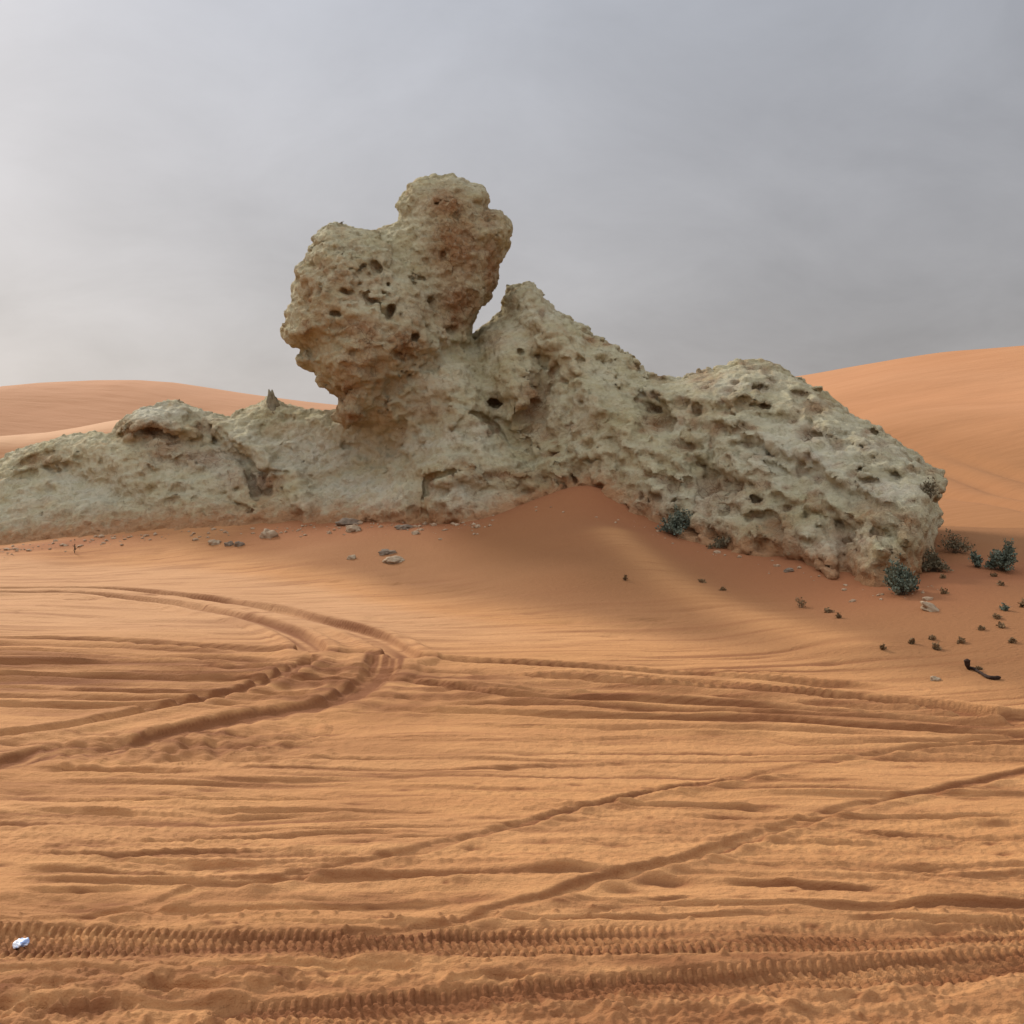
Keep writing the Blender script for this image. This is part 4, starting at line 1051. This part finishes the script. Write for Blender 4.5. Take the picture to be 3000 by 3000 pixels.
# ------------------------------------------------------------------ loose stones
def ico(sub):
    import bmesh
    bm = bmesh.new(); bmesh.ops.create_icosphere(bm, subdivisions=sub, radius=1)
    V = np.array([p.co[:] for p in bm.verts]); Q = np.array([[w.index for w in q.verts] for q in bm.faces]); bm.free()
    return V, Q
IV, IQ = ico(4)
def stone(u, v, wpx, hpx, label, mat, seed, flat=.8, rz=0.0):
    p = sand_hit(u, v + hpx / 2)
    m = p.y / F; a = wpx * m / 2; c = hpx * m / 1.5
    n = perlin3(IV[:, 0] * 1.1, IV[:, 1] * 1.1, IV[:, 2] * 1.1, seed) * .55 + perlin3(IV[:, 0] * 2.6, IV[:, 1] * 2.6, IV[:, 2] * 2.6, seed + 3) * .28 + perlin3(IV[:, 0] * 6, IV[:, 1] * 6, IV[:, 2] * 6, seed + 5) * .1
    P = IV * (1 + n)[:, None]
    P = np.sign(P) * np.abs(P) ** 0.9
    P = P * np.array([a, a * flat, c]); ang = rz; R = np.array([[math.cos(ang), 0, math.sin(ang)], [0, 1, 0], [-math.sin(ang), 0, math.cos(ang)]])
    P = P @ R.T
    o = mesh_np('stone', P, IQ, mat); o.location = (p.x, p.y, p.z + c * .08)
    return tag(o, label, 'stone', 'loose stones on the sand')
stone(628,1586,36,15,'pale flat stone, leftmost of three in a row on the sand below the left shelf', STONE,1)
stone(672,1590,24,15,'small dark stone, middle of three in a row on the sand below the left shelf', STONE_D,2)
stone(702,1590,28,16,'dark stone, rightmost of three in a row on the sand below the left shelf', STONE_D,3)
stone(788,1558,46,30,'pale rounded stone resting alone on the sand below the left half of the rock', STONE,4)
stone(1022,1523,68,20,'long dark brown stone at the foot of the pale apron', STONE_D,5)
stone(1036,1546,42,18,'flat pale stone on the sand just below the long dark stone', STONE,6)
stone(1133,1614,44,16,'dark flat stone above a paler one on the sand', STONE_D,7)
stone(1155,1636,60,18,'flat pale stone lying lowest in front of the rock on the sand bank', STONE,8)
stone(1030,1630,22,14,'tiny orange tan stone on the sand left of the lowest flat stone', STONE,9)
stone(1185,1540,50,16,'dark stone at the rock base left of the sand peak', STONE_D,10)
stone(1218,1558,24,12,'tiny pale stone just off the rock base left of the sand peak', STONE,11)
stone(2728,1775,62,22,'pale slab stone tilted in the red sand below the right end bushes', STONE,12, rz=.5)
stone(2740,1985,28,16,'small grey stone on the sand left of the dark root', STONE,13)
stone(2310,1668,30,12,'small reddish stone at the foot of the pitted rock end', STONE_D,14)

# fine rubble crumbled from the rock along its foot
BV, BQ = ico(1)
GVs, GQs, go = [], [], 0
RR = rs(55)
foot = catmull([(-100,1612),(0,1605),(250,1575),(600,1552),(1000,1535),(1250,1530),(1420,1525),(1560,1480),(1850,1520),(2000,1590),(2300,1650),(2600,1735),(2760,1690)], 20)
for k in range(480):
    q = foot[RR.randint(len(foot) // 2 if k % 3 else len(foot))]
    u_, v_ = q[0] + RR.normal(0, 25), q[1] + abs(RR.normal(0, 16)) + 1
    if 1450 < u_ < 1800 and RR.rand() < .8: continue
    p = sand_hit(u_, v_)
    r_ = .006 + .036 * RR.rand() ** 3
    P = BV * (1 + RR.uniform(-.3, .3, (len(BV), 1))) * np.array([RR.uniform(.8, 1.5), RR.uniform(.8, 1.3), RR.uniform(.5, .8)]) * r_
    GVs.append(P + np.array([p.x, p.y, p.z + r_ * .2])); GQs.append(BQ + go); go += len(BV)
rub = mesh_np('rubble', np.concatenate(GVs), np.concatenate(GQs), RUBM, smooth=False)
tag(rub, 'fine stone rubble crumbled along the sandy foot of the rock', 'rubble', kind='stuff')

# ------------------------------------------------------------------ shrubs and tufts
def shrub(u, v, wpx, hpx, label, leafm, seed, name='desert_bush', cat='bush', nst=46, leaf=.030, spread=1.0, onrock=False, upright=.2, dens=9, group=None):
    p = (rock_hit(u, v + hpx / 2) if onrock else None) or sand_hit(u, v + hpx / 2)
    m = p.y / F; R = 1.22 * wpx * m / 2; Hh = 1.08 * hpx * m
    root = empty(name, (p.x, p.y, p.z - .01))
    tag(root, label, cat, group)
    lop = rs(seed + 9).uniform(-1, 1, 4)
    r = rs(seed); SV, SQ, LV, LQ = [], [], [], []
    for k in range(nst):
        az = r.uniform(0, 2 * math.pi); t = r.rand() ** .6 * spread * (1 - upright * .4) * (1 + .30 * math.sin(az * 2 + lop[0] * 3) + .22 * math.sin(az * 3 + lop[1] * 3))
        tip = np.array([math.cos(az) * R * t, math.sin(az) * R * t, Hh * (r.uniform(.35, 1.0)) * (1 + .25 * math.cos(az - lop[2] * 3)) * math.sqrt(max(.12, 1 - .75 * t * t))])
        base = np.array([tip[0] * .18, tip[1] * .18, -.02])
        mid = (base + tip) / 2 + np.array([tip[0] * .08, tip[1] * .08, .10 * Hh]) + r.normal(0, .03 * R, 3)
        pts = [base, (base + mid) / 2 + r.normal(0, .01 * R, 3), mid, (mid + tip) / 2 + r.normal(0, .02 * R, 3), tip]
        th = max(.0022, .010 * R)
        b0 = len(SV)
        for i, q in enumerate(pts):
            w = th * (1 - .75 * i / 4)
            for j in range(3):
                an = j * 2.094
                SV.append(q + np.array([math.cos(an) * w, math.sin(an) * w, 0]))
        for i in range(4):
            for j in range(3):
                a = b0 + i * 3 + j; b_ = b0 + i * 3 + (j + 1) % 3
                SQ.append((a, b_, b_ + 3, a + 3))
        for i in range(dens):
            s_ = r.uniform(.35, 1.0) * 4; i0 = min(int(s_), 3); q = pts[i0] + (pts[i0 + 1] - pts[i0]) * (s_ - i0) + r.normal(0, .05 * R, 3)
            d = r.normal(0, 1, 3); d[2] = abs(d[2]) * .8 + .3; d /= np.linalg.norm(d)
            sd = np.cross(d, r.normal(0, 1, 3)); sd /= np.linalg.norm(sd); l = leaf * r.uniform(.6, 1.3); w = l * .30
            nn = np.cross(d, sd) * w * .35
            b1 = len(LV)
            LV += [q, q + d * l * .5 + sd * w + nn, q + d * l, q + d * l * .5 - sd * w + nn]
            LQ.append((b1, b1 + 1, b1 + 2, b1 + 3))
    mesh_np('stems', SV, SQ, DRY, root)
    if LV: mesh_np('foliage', LV, LQ, leafm, root, smooth=False)
    return root
shrub(1980,1532,104,72,'dark blue-green bush against the foot of the pitted rock right of the sand peak', LEAF,101, nst=110, leaf=.036, dens=15)
shrub(2110,1588,62,36,'small faint green bush on the rock foot right of the dark blue-green one', LEAF_O,102, nst=30, leaf=.04)
shrub(2640,1692,100,98,'dense dark green bush at the lower right corner of the rock', LEAF,103, nst=130, leaf=.034, dens=16)
shrub(2737,1646,62,58,'olive brown bush just behind the dense dark green corner bush', LEAF_O,104, nst=90, leaf=.028, dens=18)
shrub(2800,1588,92,64,'sparse brownish bush on the dune foot to the right of the rock end', LEAF_O,105, nst=70, leaf=.028, dens=8)
shrub(2937,1633,78,80,'tall blue-green bush, rightmost of the large bushes', LEAF,106, nst=120, leaf=.032, dens=18)
shrub(2862,1638,40,48,'small dark bush left of the rightmost blue-green bush', LEAF,107, nst=34, leaf=.035, dens=9)
shrub(2722,1428,58,50,'grey green tuft growing on the top right corner of the rock', LEAF_O,108, nst=30, leaf=.035, onrock=True)
nubp = rock_hit(796, 1196)
n_ = perlin3(IV[:, 0] * 1.6, IV[:, 1] * 1.6, IV[:, 2] * 1.6, 41) * .5 + perlin3(IV[:, 0] * 4, IV[:, 1] * 4, IV[:, 2] * 4, 42) * .25
nP = IV * (1 + n_)[:, None]
tp = np.clip((nP[:, 2] + 1) / 2.2, 0, 1)
nP = nP * np.array([.15, .15, .24]); nP[:, :2] *= (1 - .72 * tp)[:, None]; nP[:, 0] += -.03 + .06 * (1 - tp)
nub = mesh_np('stone', nP, IQ, NUB); nub.location = (nubp.x, nubp.y + .05, nubp.z + .08)
tag(nub, 'small dark pointed stone standing on the skyline of the left shelf beside the balancing head', 'stone')
shrub(218,1604,18,34,'single upright dry twig at the sand edge on the far left', DRY,110, name='dry_twig', cat='twig', nst=6, leaf=.03, upright=1.5, spread=.5, dens=5)
tuft_spots = [(2345,1764,42,40,'dark dry tuft, largest of those on the sand below the pitted rock'),(2428,1788,30,14,'flat dry tuft to the right of the largest tuft'),(2458,1804,20,18,'small brown tuft at the end of a row below the rock'),
    (2944,1778,30,26,'greenest small tuft near the right edge'),(2922,1806,28,18,'thin olive tuft just below the greenest small tuft'),(2930,1830,34,18,'wide olive tuft, lowest of three stacked near the right edge'),
    (2874,1838,22,18,'small reddish tuft left of the three stacked tufts'),(2588,1896,18,18,'lone brown tuft on the bare sand left of the dark root'),(2672,1878,18,20,'faint olive tuft, left of a pair above the grey stone'),
    (2742,1893,34,24,'spreading olive tuft, right of a pair above the grey stone'),(2728,1868,22,16,'tiny olive tuft just above the spreading olive tuft'),(2814,1876,24,16,'tiny reddish tuft above the dark root'),
    (2966,1874,24,18,'tiny brown tuft at the right edge above the dark root'),(2762,1688,20,16,'tiny brown tuft right of the dense corner bush'),(2764,1730,28,24,'brown tuft on red sand above the tilted slab stone'),
    (2912,1682,30,18,'dry tuft under the rightmost blue-green bush'),(2932,1708,28,18,'second dry tuft lower down under the rightmost blue-green bush'),(2994,1768,16,26,'dark red-brown tuft cut by the right edge of the photo'),
    (2868,1958,14,10,'tiny dry tuft touching the dark root'),(1832,1690,12,24,'thin lone dry sprig standing on the sand bank below the peak'),(2056,1702,26,10,'low dry wisp on the bank, left of two'),(2118,1724,22,12,'low dry wisp on the bank, right of two')]
for k, (u, v, w, h, lb) in enumerate(tuft_spots):
    shrub(u, v, w * .8, h * .85, lb, LEAF if k == 3 else TUFT, 200 + k, name='dry_tuft', cat='tuft', nst=14, leaf=.026, upright=.5, dens=6, group='small tufts scattered on the sand')

# ------------------------------------------------------------------ dark root and litter
def tube(name, P, rad, mat, sides=8):
    V, Q = [], []
    for i, p in enumerate(P):
        t = P[min(i + 1, len(P) - 1)] - P[max(i - 1, 0)]; t = t / np.linalg.norm(t)
        a = np.cross(t, [0, 0, 1.0]); a = a / max(np.linalg.norm(a), 1e-6); b_ = np.cross(a, t)
        for j in range(sides):
            an = 2 * math.pi * j / sides; V.append(p + rad[i] * (math.cos(an) * a + math.sin(an) * b_))
    for i in range(len(P) - 1):
        for j in range(sides):
            k = (j + 1) % sides; Q.append((i * sides + j, i * sides + k, (i + 1) * sides + k, (i + 1) * sides + j))
    c0 = len(V); V.append(P[0]); V.append(P[-1])
    for j in range(sides):
        k = (j + 1) % sides; Q.append((c0, k, j, j)); n = (len(P) - 1) * sides; Q.append((c0 + 1, n + j, n + k, n + k))
    return np.array(V), [tuple(q) for q in Q]
rp = catmull([(2833,1930),(2834,1945),(2838,1958),(2852,1962),(2872,1974),(2892,1986),(2912,1990),(2932,1988)], 6)
P3 = []
base = sand_hit(2840, 1966)
for i, (u, v) in enumerate(rp):
    t = i / (len(rp) - 1)
    if t < .30:
        X, Y, Z = world_pt(u, v, base.y + .02); P3.append(np.array([X, Y, max(Z, ground_z(X, Y) + .012)]))
    else:
        q = sand_hit(u, v + 2); P3.append(np.array([q.x, q.y, q.z + .012]))
P3 = np.array(P3)
tt = np.linspace(0, 1, len(P3))
rad = np.interp(tt, [0, .05, .14, .25, .35, .6, .8, .95, 1], [.006, .024, .021, .013, .010, .010, .014, .015, .006]) * (1 + .12 * perlin2(tt * 14, tt * 0, 5))
RVt, RQt = tube('root', P3, rad, ROOT)
tri = []
for q in RQt:
    if len(set(q)) == 4: tri += [(q[0], q[1], q[2]), (q[0], q[2], q[3])]
    else: tri.append(tuple(dict.fromkeys(q)))
rt = mesh_np('dead_root', RVt, np.array(tri), ROOT)
tag(rt, 'dark curved piece of dead root with a knobbed end sticking out of the sand', 'root')

lp = sand_hit(62, 2768)
xs_ = np.linspace(-1, 1, 22); as_ = np.linspace(0, 2 * math.pi, 28, endpoint=False)
V, Q = [], []
for i, t in enumerate(xs_):
    for a in as_:
        r_ = .0125 * (1 - .35 * t * t) * (1 + .22 * math.sin(3 * a + 4 * t) + .10 * math.sin(7 * a - 9 * t))
        if abs(t) > .97: r_ *= .25
        V.append((t * .027, math.cos(a) * r_ * 1.5, math.sin(a) * r_ * .85))
n_ = len(as_)
for i in range(len(xs_) - 1):
    for j in range(n_):
        k = (j + 1) % n_; Q.append((i * n_ + j, i * n_ + k, (i + 1) * n_ + k, (i + 1) * n_ + j))
lit = mesh_np('litter_scrap', V, Q, FOIL)
lit.location = (lp.x, lp.y, lp.z + .004); lit.rotation_euler = (0.1, math.radians(-10), math.radians(22))
tag(lit, 'small crumpled white and pale blue scrap of litter beside the tyre print', 'litter')
